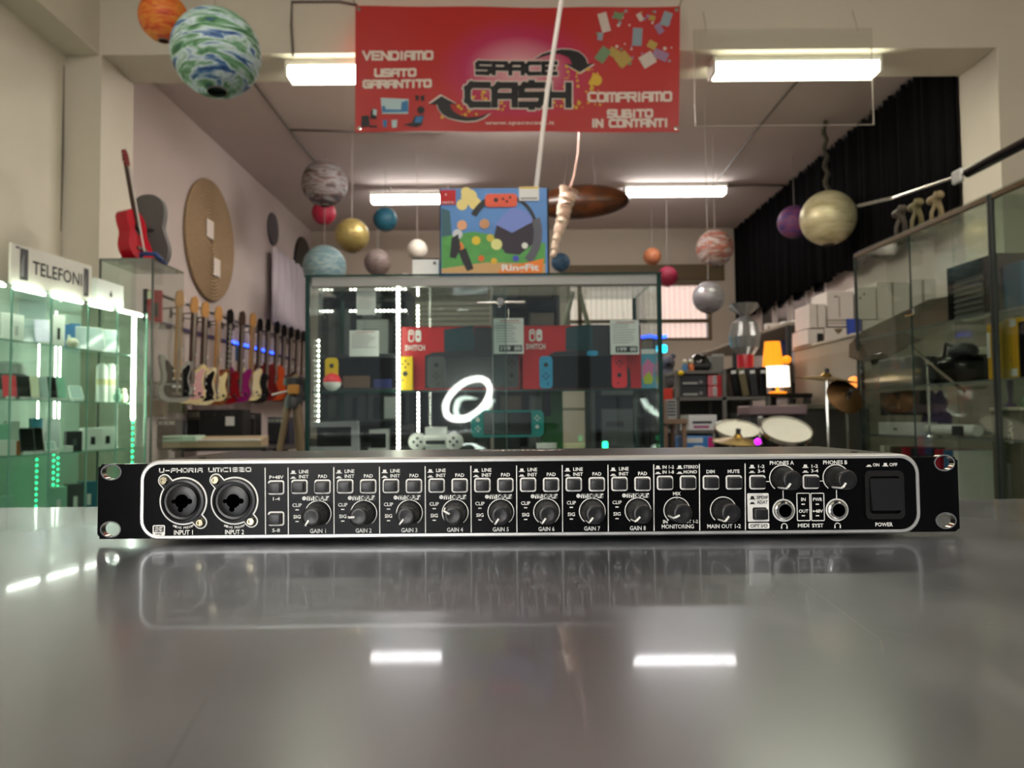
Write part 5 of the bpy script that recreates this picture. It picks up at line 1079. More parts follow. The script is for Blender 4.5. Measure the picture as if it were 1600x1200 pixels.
# long table with keyboards along the wall
tbz = .78
t = thing('keyboard_table', 'long dark table under the guitars carrying keyboards', 'table', (-2.55, 8.6, 0)); B().bb(-.55, .45, -1.6, 1.8, tbz - .03, tbz, .004).done('table_top', M('table_dark', (34, 32, 32), .4), t)
for x in (-.5, .4):
    for y in (-1.55, 1.75): B().bb(x - .03, x + .03, y - .03, y + .03, 0, tbz - .03).done('leg', m_kd, t)
def keyboard(label, px0, px1, py, D, c, keys=True):
    a, b = W(px0, py, D), W(px1, py, D); L_ = b.x - a.x; t = thing('keyboard', label, 'keyboard', ((a.x + b.x) / 2, D, max(tbz, a.z - .07)), R(6)); zz_ = 0
    B().prism([(-.14, 0), (.14, 0), (.14, .09), (-.02, .07), (-.14, .05)], -L_ / 2, L_ / 2, 'X').done('keyboard_body', c, t)
    if keys:
        n = int(L_ / .03); k = B()
        for i in range(n): k.bb(-L_ / 2 + .02 + i * (L_ - .04) / n, -L_ / 2 + .017 + (i + 1) * (L_ - .04) / n, -.15, -.03, .055, .066)
        k.done('white_keys', m_wht, t, kind='stuff')
    return t
kz = W(340, 690, 6.6)
st = thing('keyboard_stand', 'black stand raising the beige keyboard', 'keyboard stand', (kz.x, 6.6, 0)); 
for s_ in (-1, 1): B().tube([(s_ * .4, -.12, .012), (s_ * -.1, 0, .45), (s_ * -.4, .1, kz.z - .055)], .014, 8).done('crossed_leg', m_kd, st)
B().bb(-.45, .45, -.12, .14, kz.z - .065, kz.z - .045).done('rest_bar', m_kd, st)
k1 = keyboard('beige keyboard with pale end panel in front of the guitars', 266, 412, 690, 6.6, M('keyboard_beige', (164, 146, 116), .45)); k1.location.z = kz.z - .045
q = B().bb(-.40, -.13, -.155, .13, .05, .10, .006).done('mint_panel', M('panel_mint', (176, 206, 186), .4), k1)
for px0, px1, py0, py1, D, lb, c in ((312, 380, 640, 686, 7.6, 'black amplifier with a white tag under the guitars', (16, 16, 18)), (382, 398, 645, 680, 8.0, 'black amplifier with a red edge under the guitars', (20, 18, 20)), (418, 452, 652, 690, 8.2, 'dark blue amplifier beside the wooden tripod', (30, 30, 50)), (232, 275, 655, 690, 7.15, 'dark grey mixing desk under the guitars', (44, 46, 52)), (286, 312, 640, 685, 7.8, 'brown cabinet speaker beside the black amplifier', (86, 78, 64))):
    a, b = W(px0, py0, D), W(px1, py1, D); w = (b.x - a.x) / 2; t = thing('amplifier', lb, 'amplifier', ((a.x + b.x) / 2, D, tbz)); h = max(.1, a.z - tbz)
    B().bb(-w, w, 0, .22, 0, h, .008).done('amp_body', M('amp_%d_%d_%d' % c, c, .55), t); B().bb(-w * .9, w * .9, -.006, 0, h * .08, h * .72, .002).done('speaker_grille', M('grille_black', (24, 24, 26), .8, bump=.4, scale=200), t); B().bb(w * .2, w * .6, -.009, -.006, h * .55, h * .8).done('white_tag', m_wht, t) if px0 in (312,) else B().bb(-w * .9, w * .9, -.008, 0, h * .8, h * .93).done('control_strip', m_red if px0 == 380 else m_alu, t)
    for k in range(4): B().lathe([(.008, 0), (.008, .012), (0, .013)], 8, (-w * .7 + k * w * .4, -.006, h * .86), 'Y').done('control_knob', m_kd, t)
# wooden tripod
p = W(459, 600, 4.6); t = thing('wooden_tripod', 'wooden tripod with a black head beside the glass cabinet', 'tripod', (p.x, 4.6, 0)); zh = W(459, 625, 4.6).z; m_wd = M('tripod_wood', (110, 92, 68), .5)
for dx, dy in ((-.22, -.05), (.20, -.12), (.02, .3)): B().tube([(dx * .12, dy * .1, zh), (dx, dy, .0)], [.022, .014], 8).done('leg', m_wd, t)
B().lathe([(.05, zh - .05), (.055, zh), (.03, zh + .04), (.03, zh + .08), (.06, zh + .09), (.06, zh + .13), (0, zh + .14)], 18).done('tripod_head', m_kd, t, True); B().tube([(0, 0, zh + .06), (-.12, -.04, zh + .03)], .008, 8).done('pan_handle', m_chr, t); B().bb(-.02, .05, -.07, -.05, zh + .03, zh + .09, .01).done('wood_grip', M('grip_ochre', (170, 120, 50), .5), t)
# ================================================================ right: tall glass cabinets
q0, q1 = W(1545, 301, 3.03), W(1335, 395, 4.14)
rrz = -math.atan2(q1.x - q0.x, q1.y - q0.y); RF = Fr(q0.x, q0.y, rrz); RH = (q0.z + q1.z) / 2; RL = (Vector((q1.x - q0.x, q1.y - q0.y))).length; RDp = .55
m_gr = glass('pane_glass_smoke', (241, 245, 242)); m_wood = M('cabinet_brown_trim', (104, 84, 54), .45)
RZ = [1.43, 1.16, .92, .5]
def rcab(label, y0, y1):
    t = thing('glass_showcase', label, 'showcase', RF.w((0, y0, 0)), rrz); n = y1 - y0
    B().bb(0, RDp, 0, n, 0, .1).done('plinth', m_dark, t); B().bb(0, RDp, 0, n, RH - .008, RH).done('top_pane', m_gr, t)
    for z0, z1 in ((RH - .03, RH - .008),): B().bb(-.004, .014, 0, n, z0, z1, .002).done('top_trim', m_wood, t)
    B().bb(RDp - .006, RDp, 0, n, .1, RH - .01).done('rear_pane', m_gr, t)
    for y in (0.003, n - .003): B().bb(0, RDp, y - .003, y + .003, .1, RH - .01).done('end_pane', m_gr, t); B().bb(-.005, .006, y - .006, y + .006, .1, RH - .008).done('corner_edge', M('edge_dark_grey', (50, 56, 54), .3), t)
    m = n * .52
    for a, b in ((.008, m), (m + .004, n - .008)): B().bb(.0, .004, a, b, .1, RH - .035).done('glass_door', m_gr, t)
    B().bb(-.002, .004, m, m + .004, .1, RH - .035).done('door_edge', m_ge, t)
    for z in RZ: B().bb(.01, RDp - .01, .01, n - .01, z - .008, z).done('shelf', m_gr, t); B().bb(.009, .010, .01, n - .01, z - .008, z).done('shelf_edge', M('shelf_edge_grey', (110, 118, 112), .3), t)
    B().bb(-.012, .0, m - .035, m + .04, RZ[0] + .06, RZ[0] + .09, .003).done('door_clamp', m_chr, t)
    return t
rcab('tall glass showcase holding a black ribbed amplifier, farther of two', 0, RL); rcab('tall glass showcase holding yellow boxes, nearer of two', -1.0, -.012)
def rgood(name, label, cat, px, zb, lx, turn=0.0): q = RF.hit(px, 600, 0, lx); return thing(name, label, cat, RF.w((lx, q[1], zb)), rrz + turn)
def rbox(name, label, cat, px0, px1, py0, zb, lx, mat, d=.12):
    """carton lying along the cabinet, its face toward the aisle"""
    a, b = RF.hit(px0, py0, 0, lx), RF.hit(px1, py0, 0, lx); y0, y1 = min(a[1], b[1]), max(a[1], b[1]); t = thing(name, label, cat, RF.w((lx, (y0 + y1) / 2, zb)), rrz); h = (a[2] + b[2]) / 2 - zb; w = (y1 - y0) / 2
    B().bb(0, d, -w, w, 0, h, .003).done('body', mat, t); return t, w, h
t, w, h = rbox('ribbed_amplifier', 'black amplifier with grey ribbed grille in the glass showcase', 'amplifier', 1478, 1555, 408, RZ[0], .10, m_scrn, .3)
B().bb(-.004, 0, -w * .55, w * .62, h * .04, h * .72).done('grille_panel', M('grille_grey', (74, 74, 70), .5), t)
for k in range(7): B().bb(-.010, -.004, -w * .55, w * .62, h * (.06 + k * .095), h * (.10 + k * .095)).done('grille_rib', M('rib_grey', (104, 102, 96), .45), t)
t, w, h = rbox('blue_book', 'large blue book with a mountain cover in the near showcase', 'book', 1566, 1640, 405, RZ[0], .12, M('book_blue', (40, 116, 156), .4), .04)
B().prism([(w * .0, .0), (-w, 0), (-w, h * .45), (-w * .5, h * .32)], -.0012, 0, 'X').done('printed_mountain', M('print_snow', (190, 200, 196), .5), t); B().prism([(w * .0, .02), (-w * .45, h * .36), (-w * .5, h * .30), (-.0, .0)], -.002, -.001, 'X').done('printed_ridge', M('print_brown', (86, 70, 54), .5), t)
for px0, px1, py0, lx, lb in ((1541, 1566, 505, .06, 'yellow carton with a white side label, farther of two'), (1567, 1588, 498, .06, 'yellow carton with white corner stickers, nearer of two')):
    t, w, h = rbox('yellow_carton', lb, 'carton', px0, px1, py0, RZ[1], lx, M('carton_yellow', (214, 164, 8), .4), .1)
    if px0 == 1541: B().bb(-.0012, 0, w * .6, w * .98, h * .4, h * .85).done('white_label', m_wht, t)
    else:
        for z in (.04, .86): B().bb(-.0012, 0, -w * .9, 0, h * z, h * (z + .12)).done('white_sticker', m_wht, t)
    B().bb(-.0016, -.0004, -w * .1, w * .1, h * .3, h * .33).done('printed_dot', m_wood, t)
rbox('black_carton', 'black carton beside the yellow ones in the near showcase', 'carton', 1590, 1625, 500, RZ[1], .06, m_scrn, .1)
t, w, h = rbox('product_carton', 'olive brown product carton with pale side lettering, lowest in near showcase', 'carton', 1548, 1594, 642, .5, .04, M('carton_olive', (104, 98, 84), .5), .16)
B().bb(-.004, .165, -w - .004, w + .004, h, h + .014, .002).done('carton_lid', M('lid_cream', (206, 200, 180), .5), t)
vs, fs = text_mesh('KSAV', .02); B()._add([(-.0012, -w * .5 + w * .34 * v, h * .98 - h * .17 * (1 - u) - h * .05) for u, v in vs], fs).done('carton_lettering', M('letter_pale', (206, 200, 184), .5), t)
t = rgood('curved_stand', 'pale green crescent stand with a violet tube, near showcase', 'trinket', 1578, .5 + h + .014, .1); zz_ = 0
B().tube([(0, -.06 + .0, .006), (0, -.11, .05), (0, -.11, .11), (0, -.07, .17)], .012, 8).done('crescent', M('mint_pale', (176, 200, 170), .4), t, 'all'); B().lathe([(.03, 0), (.02, .015), (.008, .02), (.008, .05), (.012, .05), (.012, .11), (0, .112)], 14).done('tube_foot', M('violet_tube', (110, 50, 140), .3), t, True)
# camera, plush, white goods, rod
t = rgood('black_camera', 'black camera bag lying in the farther showcase', 'camera bag', 1500, RZ[1] , .18); B().bb(-.09, .09, -.14, .14, 0, .13, .03).done('bag_body', m_scrn, t, True); B().ball((0, -.03, .15), .06, (1, 1.3, .7), 16, 8).done('bag_flap', m_kd, t, 'all'); B().tube([(0, -.12, .12), (-.06, 0, .19), (0, .12, .12)], .008, 6).done('strap', m_kd, t, 'all')
t = rgood('black_camera', 'grey white cloth bundle behind the camera bag', 'cloth bundle', 1525, RZ[1], .42); t.name = 'cloth_bundle'; B().ball((0, 0, .09), .12, (.8, 1.5, .9), 16, 8).done('cloth', M('cloth_cream', (206, 204, 184), .8, bump=.5, scale=14), t, 'all'); B().bb(-.06, .06, -.2, .2, 0, .02, .005).done('cloth_hem', M('hem_grey', (150, 150, 140), .8), t)
t = rgood('plush_toy', 'mauve plush toy sitting in the farther showcase', 'plush toy', 1462, RZ[2] , .26); t.scale = (.8, .8, .8); m_pl = M('plush_mauve', (112, 96, 138), .95, bump=.6, scale=60)
B().ball((0, 0, .09), .085, (1, 1.1, 1), 18, 10).ball((0, .0, .2), .065, (1, 1, .95), 18, 10).ball((-.03, -.1, .05), .04, (1.6, 1, .8), 12, 8).ball((-.03, .1, .05), .04, (1.6, 1, .8), 12, 8).ball((-.04, -.06, .14), .03, (1.4, 1, 1), 12, 8).ball((0, -.045, .26), .022, (.6, 1, 1), 10, 6).ball((0, .045, .26), .022, (.6, 1, 1), 10, 6).done('plush_body', m_pl, t, 'all'); B().ball((-.062, 0, .19), .018, (1, 1.2, .8), 10, 6).done('snout', M('plush_pale', (160, 146, 170), .95), t, 'all')
t, w, h = rbox('white_printer_box', 'long white box on the low shelf of the farther showcase', 'box', 1372, 1428, 660, RZ[2], .06, m_wht, .12); B().bb(-.001, 0, -w * .1, w * .1, h * .4, h * .55).done('printed_mark', m_kd, t)
t, w, h = rbox('black_case', 'flat black case on the white box in the showcase', 'case', 1375, 1422, 642, RZ[2], .08, m_scrn, .09); t.location.z = RZ[2] + .10; B().bb(-.004, 0, -w * .3, w * .3, .03, .05).done('case_handle', m_kd, t)
t = rgood('paper_roll', 'white rolled paper sheets on the low shelf of the showcase', 'paper roll', 1466, RZ[2], .13); B().tube([(0, -.28, .03), (0, .22, .03)], .026, 12).done('roll', m_wht, t, True); B().quad((.02, -.2, .055), (.06, .1, .06), (.14, .08, .004), (.14, -.22, .004)).done('loose_sheet', m_wht, t); B().bb(-.03, -.026, -.22, -.14, .006, .05).done('dark_label', m_kd, t)
t = rgood('chrome_rod_stand', 'chrome stand with a slanting rod inside the farther showcase', 'stand', 1450, RZ[2], .03); hz = RF.hit(1450, 568, 0, .03)[2] - RZ[2]
B().lathe([(.03, 0), (.028, .006), (.005, .01), (.005, hz), (0, hz)], 12).done('pole', m_chr, t, True); a, b = RF.hit(1421, 540, 0, .03), RF.hit(1507, 612, 0, .03); c0 = RF.hit(1450, 600, 0, .03)[1]; B().tube([(0, a[1] - c0, a[2] - RZ[2]), (0, b[1] - c0, b[2] - RZ[2])], .0065, 8).done('slanting_rod', m_chr, t, True); B().ball((0, 0, hz), .012).done('joint', m_chr, t, 'all')
for px, cc, lb in ((1375, 'cream', 'cream binder under the low showcase shelf'), (1390, 'brown', 'grey brown binder under the low showcase shelf'), (1408, 'red', 'red spined book under the low showcase shelf'), (1422, 'black', 'black book under the low showcase shelf'), (1460, 'red', 'thin red book between binder and blue book'), (1474, 'blue', 'blue book under the low showcase shelf'), (1489, 'white', 'white book under the low showcase shelf')):
    t = rgood('book', lb, 'book', px, .5, .08); B().bb(0, .16, -.018, .018, 0, .36, .002).done('cover', pm(cc), t); B().bb(.004, .164, -.015, .015, .004, .356).done('pages', m_wht, t); t['group'] = 'books in the showcase'
t, w, h = rbox('silver_drive', 'silver flat player on the upper shelf of the farther showcase', 'player', 1372, 1425, 560, RZ[1], .03, m_alu, .12); t.location.z = RZ[1]
# on the cabinet top: long black and chrome pole on carved figures
a, b, c0, d0 = (RF.hit(x, y, 0, .10) for x, y in ((1340, 322), (1395, 309), (1512, 270), (1600, 224)))
pole = thing('metal_pole', 'black and chrome pole with a coiled end laid along the showcase top', 'pole', RF.w((.10, 0, RH)), rrz)
def rel(p): return Vector((0, p[1], p[2] - RH))
ext = rel(d0) + (rel(d0) - rel(c0)) * .6
B().tube([rel(c0), rel(d0), ext], .022, 12).done('black_grip', m_scrn, pole, True); B().tube([rel(b), rel(c0)], .006, 10).done('chrome_rod', m_chr, pole, True)
co = []; 
for i in range(90): t_ = i / 89; p_ = rel(a).lerp(rel(b), t_); co.append(p_ + Vector((.008 * math.cos(i * 1.2), 0, .008 * math.sin(i * 1.2))))
B().tube(co, .0022, 6).done('coil', m_chr, pole, 'all'); m_ = rel(RF.hit(1493, 276, 0, .09)); B().box(m_, (.02, .07, .06), .006).done('white_clip', m_wht, pole)
for px, py, hgt, lb, cc in ((1408, 318, 0, 'dark carved figure propping the chrome pole', (84, 74, 64)), (1433, 308, 0, 'olive carved figure in the middle under the pole', (122, 112, 74)), (1464, 297, 0, 'tan carved figure under the black grip end', (150, 132, 96))):
    q = RF.hit(px, py, 0, .10); hh = q[2] - RH - .012; t = thing('carved_figure', lb, 'figurine', RF.w((.10, q[1], RH)), rrz); mm = M('carved_%d' % px, cc, .5)
    B().tube([(.02, 0, 0), (.015, .0, hh * .5), (-.01, 0, hh * .8), (0, 0, hh)], [.014, .012, .02, .015], 8).ball((0, .03, hh * .82), .028, (1, 1.5, .8), 12, 8).tube([(-.02, .02, 0), (-.02, .015, hh * .4), (0, 0, hh * .8)], .009, 7).done('figure_body', mm, t, 'all'); B().ball((-.01, -.035, hh * .86), .02, (1, 1, 1), 12, 8).done('figure_head', mm, t, 'all'); B().bb(-.04, .04, -.03, .05, 0, .008, .003).done('figure_base', mm, t)

# ================================================================ rear right: shelving, drums, boxes
def rect(name, label, cat, px0, px1, py0, py1, D, depth, mat, group=None, zb=None, rz=0.0):
    bx = Box(name, label, cat, px0, px1, py0, (W((px0 + px1) / 2, py1, D).z if zb is None else zb), D, depth, mat, group); bx.t.rotation_euler[2] = rz; return bx
# windows under the curtain
for i, (px0, px1) in enumerate(((1262, 1239), (1232, 1214), (1208, 1190), (1292, 1271))):
    a, b = WX(px0, 470, WR2 - .03), WX(px1, 470, WR2 - .03); y0, y1 = min(a.y, b.y), max(a.y, b.y); z0 = 2.05
    wn = struct('window_%d' % (i + 2), B().ring([(y0, z0), (y1, z0), (y1, 2.95), (y0, 2.95)], [(y0 + .03, z0 + .05), (y1 - .03, z0 + .05), (y1 - .03, 2.9), (y0 + .03, 2.9)], WR2 - .04, WR2, 'X'), M('window_white', (190, 182, 176), .5)); B().bb(WR2 - .036, WR2 - .028, y0 + .03, y1 - .03, z0 + .05, 2.9).done('pane', M('night_pane', (26, 26, 32), .15), wn)
# beige cabinet and low counter on the right
S1 = 1.53
t = thing('beige_cabinet', 'plain beige cabinet stacked with cartons before the right pillar', 'cabinet', (2.62, 5.15, 0)); B().bb(-.5, .5, -.5, .6, 0, S1 - .02, .004).done('cabinet_body', M('beige_laminate', (150, 144, 130), .5), t); B().bb(-.51, .52, -.52, .62, S1 - .02, S1, .003).done('cabinet_top', M('beige_top', (170, 164, 150), .5), t); B().bb(-.503, -.5, -.45, .55, .1, S1 - .1, .001).done('side_panel', M('beige_panel', (140, 134, 120), .5), t)
t = thing('low_counter', 'low dark grey counter beside the drums', 'counter', (1.88, 4.72, 0)); B().bb(-.2, .2, -.25, .3, 0, 1.06, .004).done('counter_body', M('counter_grey', (74, 72, 66), .5), t); B().bb(-.22, .22, -.27, .32, 1.06, 1.09, .003).done('counter_top', M('counter_rim', (130, 126, 112), .45), t)
M('stripe_grey', (140, 128, 118), .5); m_cart = M('carton_white', (206, 198, 192), .6, var=.05); m_navy = M('carton_navy', (34, 40, 84), .5)
CG = 'cartons stacked before the right pillar'
for px0, px1, py0, py1, D, dp, mt, lb in ((1262, 1287, 514, None, 5.4, .3, m_cart, 'white carton with a black end at the stack bottom'), (1288, 1323, 512, None, 5.4, .3, m_cart, 'white carton printed with a brown bowl'), (1324, 1345, 498, None, 5.4, .3, M('carton_blue', (40, 70, 170), .4), 'bright blue carton at the stack bottom'), (1348, 1400, 500, None, 5.4, .3, m_cart, 'white carton behind the showcase glass, bottom row')):
    z = S1 if py1 is None else None; bx = rect('carton', lb, 'carton', px0, px1, py0, py1 or 0, D, dp, mt, CG, S1)
    if px0 == 1262: bx.rr('dark_end', 1277, 1286.5, 521, 537, .5, m_scrn)
    if px0 == 1288: bx.poly('printed_bowl', [(1303, 514), (1317, 513), (1315, 518), (1310, 522), (1306, 519)], M('bowl_brown', (104, 86, 54), .5))
    if px0 == 1324: bx.rr('printed_blur', 1327, 1334, 520, 527, 1, M('print_violet2', (120, 110, 170), .5))
for px0, px1, py0, py1, lb in ((1264, 1290, 475, 512, 'tall white carton on the stack, left of the striped one'), (1292, 1333, 455, 510, 'large white carton with grey stripes and a handle hole'), (1336, 1368, 448, 499, 'white carton seen through the showcase edge'), (1370, 1420, 440, 499, 'big white carton behind the showcase glass'), (1424, 1462, 436, 520, 'narrow white carton beside the black amplifier')):
    bx = rect('carton', lb, 'carton', px0, px1, py0, py1, 5.42, .28, m_cart, CG, S1 if px0 == 1424 else None)
    if px0 == 1292: bx.rr('grey_stripe', 1293, 1332, 499, 502, .2, M('stripe_grey', (140, 128, 118), .5)); bx.rr('grey_stripe', 1293, 1332, 504, 506, .2, MATS['stripe_grey']); bx.rr('handle_hole', 1303, 1309, 462, 465, 1, MATS['stripe_grey']); bx.rr('lid_seam', 1311, 1312, 463, 496, .1, MATS['stripe_grey'])
    elif px0 == 1336: bx.dots('printed_dots', [(1344, 466, 2), (1350, 460, 2)], m_kd)
    else: bx.rr('tape_seam', px0 + (px1 - px0) * .48, px0 + (px1 - px0) * .52, py0 + 1, py1 - 1, .2, MATS['stripe_grey'])
# wall shelving farther back
SW = [1.50, 1.86]
t = thing('wall_shelving', 'long open shelving along the right wall under the curtain', 'shelving', (3.2, 8.3, 0))
for z in (.9,) + tuple(SW): B().bb(-.75, .55, -1.5, 1.9, z - .03, z, .003).done('shelf', M('shelf_cream', (150, 140, 128), .5), t)
for y in (-1.48, .2, 1.88):
    for x in (-.73, .53): B().bb(x - .02, x + .02, y - .02, y + .02, 0, SW[1] - .03).done('post', m_kd, t)
for px0, px1, py0, D, z, mt, lb in ((1198, 1222, 505, 8.0, 1, m_cart, 'white carton on the wall shelving, farthest'), (1223, 1238, 502, 7.4, 1, m_wht, 'small white box on the wall shelving, middle'), (1239, 1252, 500, 7.2, 1, m_wht, 'white box with grey letters beside the red one'), (1253, 1263, 499, 7.1, 1, M('carton_red', (160, 34, 30), .5), 'red narrow box at the shelving end'), (1221, 1237, 531, 7.1, 0, m_navy, 'navy blue box beside the orange lamp'), (1238, 1261, 529, 7.0, 0, M('carton_pale', (186, 182, 196), .5), 'pale box printed with a dark bottle')):
    bx = rect('boxed_goods', lb, 'box', px0, px1, py0, 0, D, .1, mt, 'boxes on the wall shelving', SW[z])
    if px0 == 1238: bx.rr('printed_bottle', 1247, 1252, 534, 548, 2, m_navy)
    elif px0 == 1221: bx.rr('printed_mark', 1230, 1236, 537, 545, 1, m_wht)
    else: bx.rr('printed_mark', px0 + 2, px0 + 5, py0 + 4, py0 + 18, .5, MATS['stripe_grey'])
# grey rack
def zpx(px, py, D): return W(px, py, D).z
RD_ = 4.9; rk0, rk1 = W(1058, 600, RD_).x, W(1200, 600, RD_).x; rz_ = [zpx(1100, 579, RD_), zpx(1120, 620, RD_), zpx(1100, 672, RD_), .5]
t = thing('grey_rack', 'grey metal shelving rack behind the drums', 'rack', (rk0, RD_, 0)); m_rk = M('rack_grey', (104, 102, 98), .45)
B().bb(0, (rk1 - rk0) * .52, 0, .38, rz_[0] - .02, rz_[0], .002).done('shelf', m_rk, t)
for z in rz_[1:]: B().bb(0, rk1 - rk0, 0, .38, z - .022, z, .002).done('shelf', m_rk, t)
for x, zt_ in ((0, rz_[0]), ((rk1 - rk0) * .52, rz_[0]), (rk1 - rk0, rz_[1])):
    for y in (.012, .37): B().bb(x - .012, x + .012, y - .012, y + .012, 0, zt_).done('post', m_rk, t)
B().bb(0, rk1 - rk0, .37, .376, .5, rz_[1] - .02).done('rear_sheet', M('rack_back', (66, 68, 64), .6), t)
m_gear = M('gear_charcoal', (48, 48, 52), .4)
dz = (rz_[0] - .02 - rz_[1]) / 2.08
for k in range(2):
    z = rz_[1] + k * dz
    bx = rect('car_stereo_box', ('lower' if k == 0 else 'upper') + ' charcoal boxed stereo on the grey rack', 'box', 1064, 1104, 0, 0, RD_ + .02, .2, m_gear, 'boxed stereos on the rack', z) if False else None
    ax, bxx = W(1064, 600, RD_ + .02).x, W(1104, 600, RD_ + .02).x; t = thing('boxed_stereo', ('lower' if k == 0 else 'upper') + ' charcoal boxed stereo on the grey rack', 'box', ((ax + bxx) / 2, RD_ + .02, z), group='boxed stereos on the rack'); w = (bxx - ax) / 2
    B().bb(-w, w, 0, .22, 0, dz * .97, .002).done('carton', m_gear, t); B().bb(-w * .85, w * .3, -.001, 0, dz * .16, dz * .34).done('printed_stereo', m_alu, t); B().lathe([(dz * .17, 0), (dz * .17, .002), (0, .002)], 14, (w * .55, 0, dz * .35), 'Y').done('printed_dial', M('dial_grey', (130, 130, 134), .4), t)
    ax, bxx = W(1105, 600, RD_ + .02).x, W(1132, 600, RD_ + .02).x; t = thing('red_white_box', ('lower' if k == 0 else 'upper') + ' red and white boxed set on the grey rack', 'box', ((ax + bxx) / 2, RD_ + .02, z), group='red boxes on the rack'); w = (bxx - ax) / 2 - .004
    B().bb(-w, w, 0, .22, 0, dz * .97, .002).done('carton', M('carton_crimson', (176, 30, 40), .45), t); B().bb(-w * .35, w * .1, -.001, 0, dz * .1, dz * .9).done('white_panel', m_wht, t); B().bb(-w, -w * .4, -.001, 0, dz * .05, dz * .92).done('pink_panel', M('panel_pink', (196, 110, 120), .5), t)
    for q in range(3): B().bb(-w * .28, w * .04, -.002, -.001, dz * (.18 + .24 * q), dz * (.3 + .24 * q)).done('printed_mark', m_kd, t)
for px, lb, mt, tl in ((1152, 'black leaning binder on the grey rack', m_scrn, -8), (1166, 'olive folder leaning on the grey rack', M('folder_olive', (96, 88, 60), .6), -10), (1180, 'dark folder with a yellow spot on the grey rack', m_kd, -6), (1193, 'black upright case at the rack end', m_scrn, 0)):
    x = W(px, 600, RD_ + .03).x; t = thing('binder', lb, 'binder', (x, RD_ + .03, rz_[1]), rot=(0, R(tl), 0), group='binders on the grey rack'); B().bb(-.022, .022, 0, .2, 0.004, .19, .003).done('cover', mt, t); B().bb(-.016, .016, -.001, .19, .15, .17).done('white_tab', m_wht, t)
def helmet():
    p = W(1093, 566, RD_ + .12); t = thing('black_helmet', 'glossy black helmet on the grey rack top', 'helmet', (p.x, RD_ + .14, rz_[0])); B().lathe([(.062, 0), (.072, .03), (.07, .07), (.05, .105), (.02, .12), (0, .122)], 24).done('shell', M('gloss_black', (10, 10, 11), .1), t, True); B().bb(-.05, .05, -.078, -.06, .02, .05, .01).done('visor', m_kd, t)
helmet()
for px, lb, cc, s_ in ((1070, 'small blue figurine beside the helmet', 'blue', .03), (1080, 'small orange figurine beside the helmet', 'orange', .03)):
    p = W(px, 570, RD_ + .06); t = thing('figurine', lb, 'figurine', (p.x, RD_ + .06, rz_[0])); B().lathe([(s_ * .6, 0), (s_ * .7, s_), (s_ * .4, s_ * 1.6), (0, s_ * 1.7)], 12).done('figure_body', pm(cc), t, True); B().ball((0, 0, s_ * 2.1), s_ * .55, (1, 1, 1), 12, 8).done('figure_head', pm('cream'), t, 'all')
bx = rect('clear_jar', 'grey lidded tin on the grey rack top', 'tin', 1112, 1131, 556, 0, RD_ + .1, .1, M('tin_grey', (120, 120, 116), .35), None, rz_[0]); bx.rr('lid_band', 1112, 1131, 553, 557, .4, m_alu)
t = thing('yellow_tag', 'yellow ball hanging from the rack corner', 'ball', W(1064, 583, RD_ - .03)); B().ball((0, 0, 0), .02, (1, 1, .8), 14, 8).done('ball_body', m_jy, t, 'all'); B().tube([(0, 0, .015), (0, .02, .03)], .002, 5).done('loop', m_kd, t)
# gift bag with red pot, lamps
p = W(1168, 575, 5.5); zg = p.z; t = thing('side_table', 'black side table holding lamps and a wrapped gift', 'table', (W(1205, 600, 5.7).x, 5.75, 0)); B().bb(-.36, .15, -.45, .3, zg - .22, zg - .19, .003).done('table_top', m_scrn, t)
for x in (-.33, .12):
    for y in (-.42, .27): B().bb(x - .02, x + .02, y - .02, y + .02, 0, zg - .22).done('leg', m_kd, t)
tz_ = zg - .19
t = thing('wrapped_gift', 'gift in crinkled silver wrapping with a red pot', 'gift', (p.x, 5.55, tz_)); k = 5.5 / FPX
B().lathe([(.045, 0), (.05, .09), (.06, .19 + .10), (.055, .30)], 18).done('red_pot', M('pot_red', (190, 14, 30), .3), t, True)
B().lathe([(.058, .28), (.10, .34), (.115, .42), (.09, .52), (.03, .57), (.07, .62), (.10, .66)], 22, ribs=.12).done('wrapping', M('silver_wrap', (150, 150, 150), .2, metal=.5, bump=.7, scale=20), t); B().tube([(-.1, 0, .64), (0, 0, .57), (.1, 0, .65)], .02, 8).done('bow', M('wrap_bow', (140, 140, 142), .3, metal=.4), t, 'all')
p = W(1207, 552, 5.7); t = thing('orange_lamp', 'glowing orange pleated table lamp', 'table lamp', (p.x, 5.7, tz_)); zs_ = W(1207, 572, 5.7).z - tz_; ze_ = W(1207, 534, 5.7).z - tz_; m_or = M('lampshade_orange', (250, 150, 20), .6, emit=.35, ecol=(255, 140, 20))
B().lathe([(.075, zs_), (.055, ze_)], 40, ribs=.05, cap=False).done('lamp_shade', m_or, t); B().lathe([(.05, 0), (.05, .012), (.012, .02), (.012, zs_), (0, zs_)], 16).done('lamp_base', m_kd, t, True)
p = W(1229, 562, 5.75); t = thing('salt_lamp', 'small glowing orange lamp beside the pleated one', 'table lamp', (p.x, 5.75, tz_)); B().lathe([(.03, 0), (.032, W(1229, 570, 5.75).z - tz_), (.02, W(1229, 570, 5.75).z - tz_ + .004)], 14).done('lamp_base', m_wood, t, True); B().ball((0, 0, W(1229, 562, 5.75).z - tz_), .035, (1, 1, .9), 14, 8).done('lamp_glow', m_or, t, 'all')
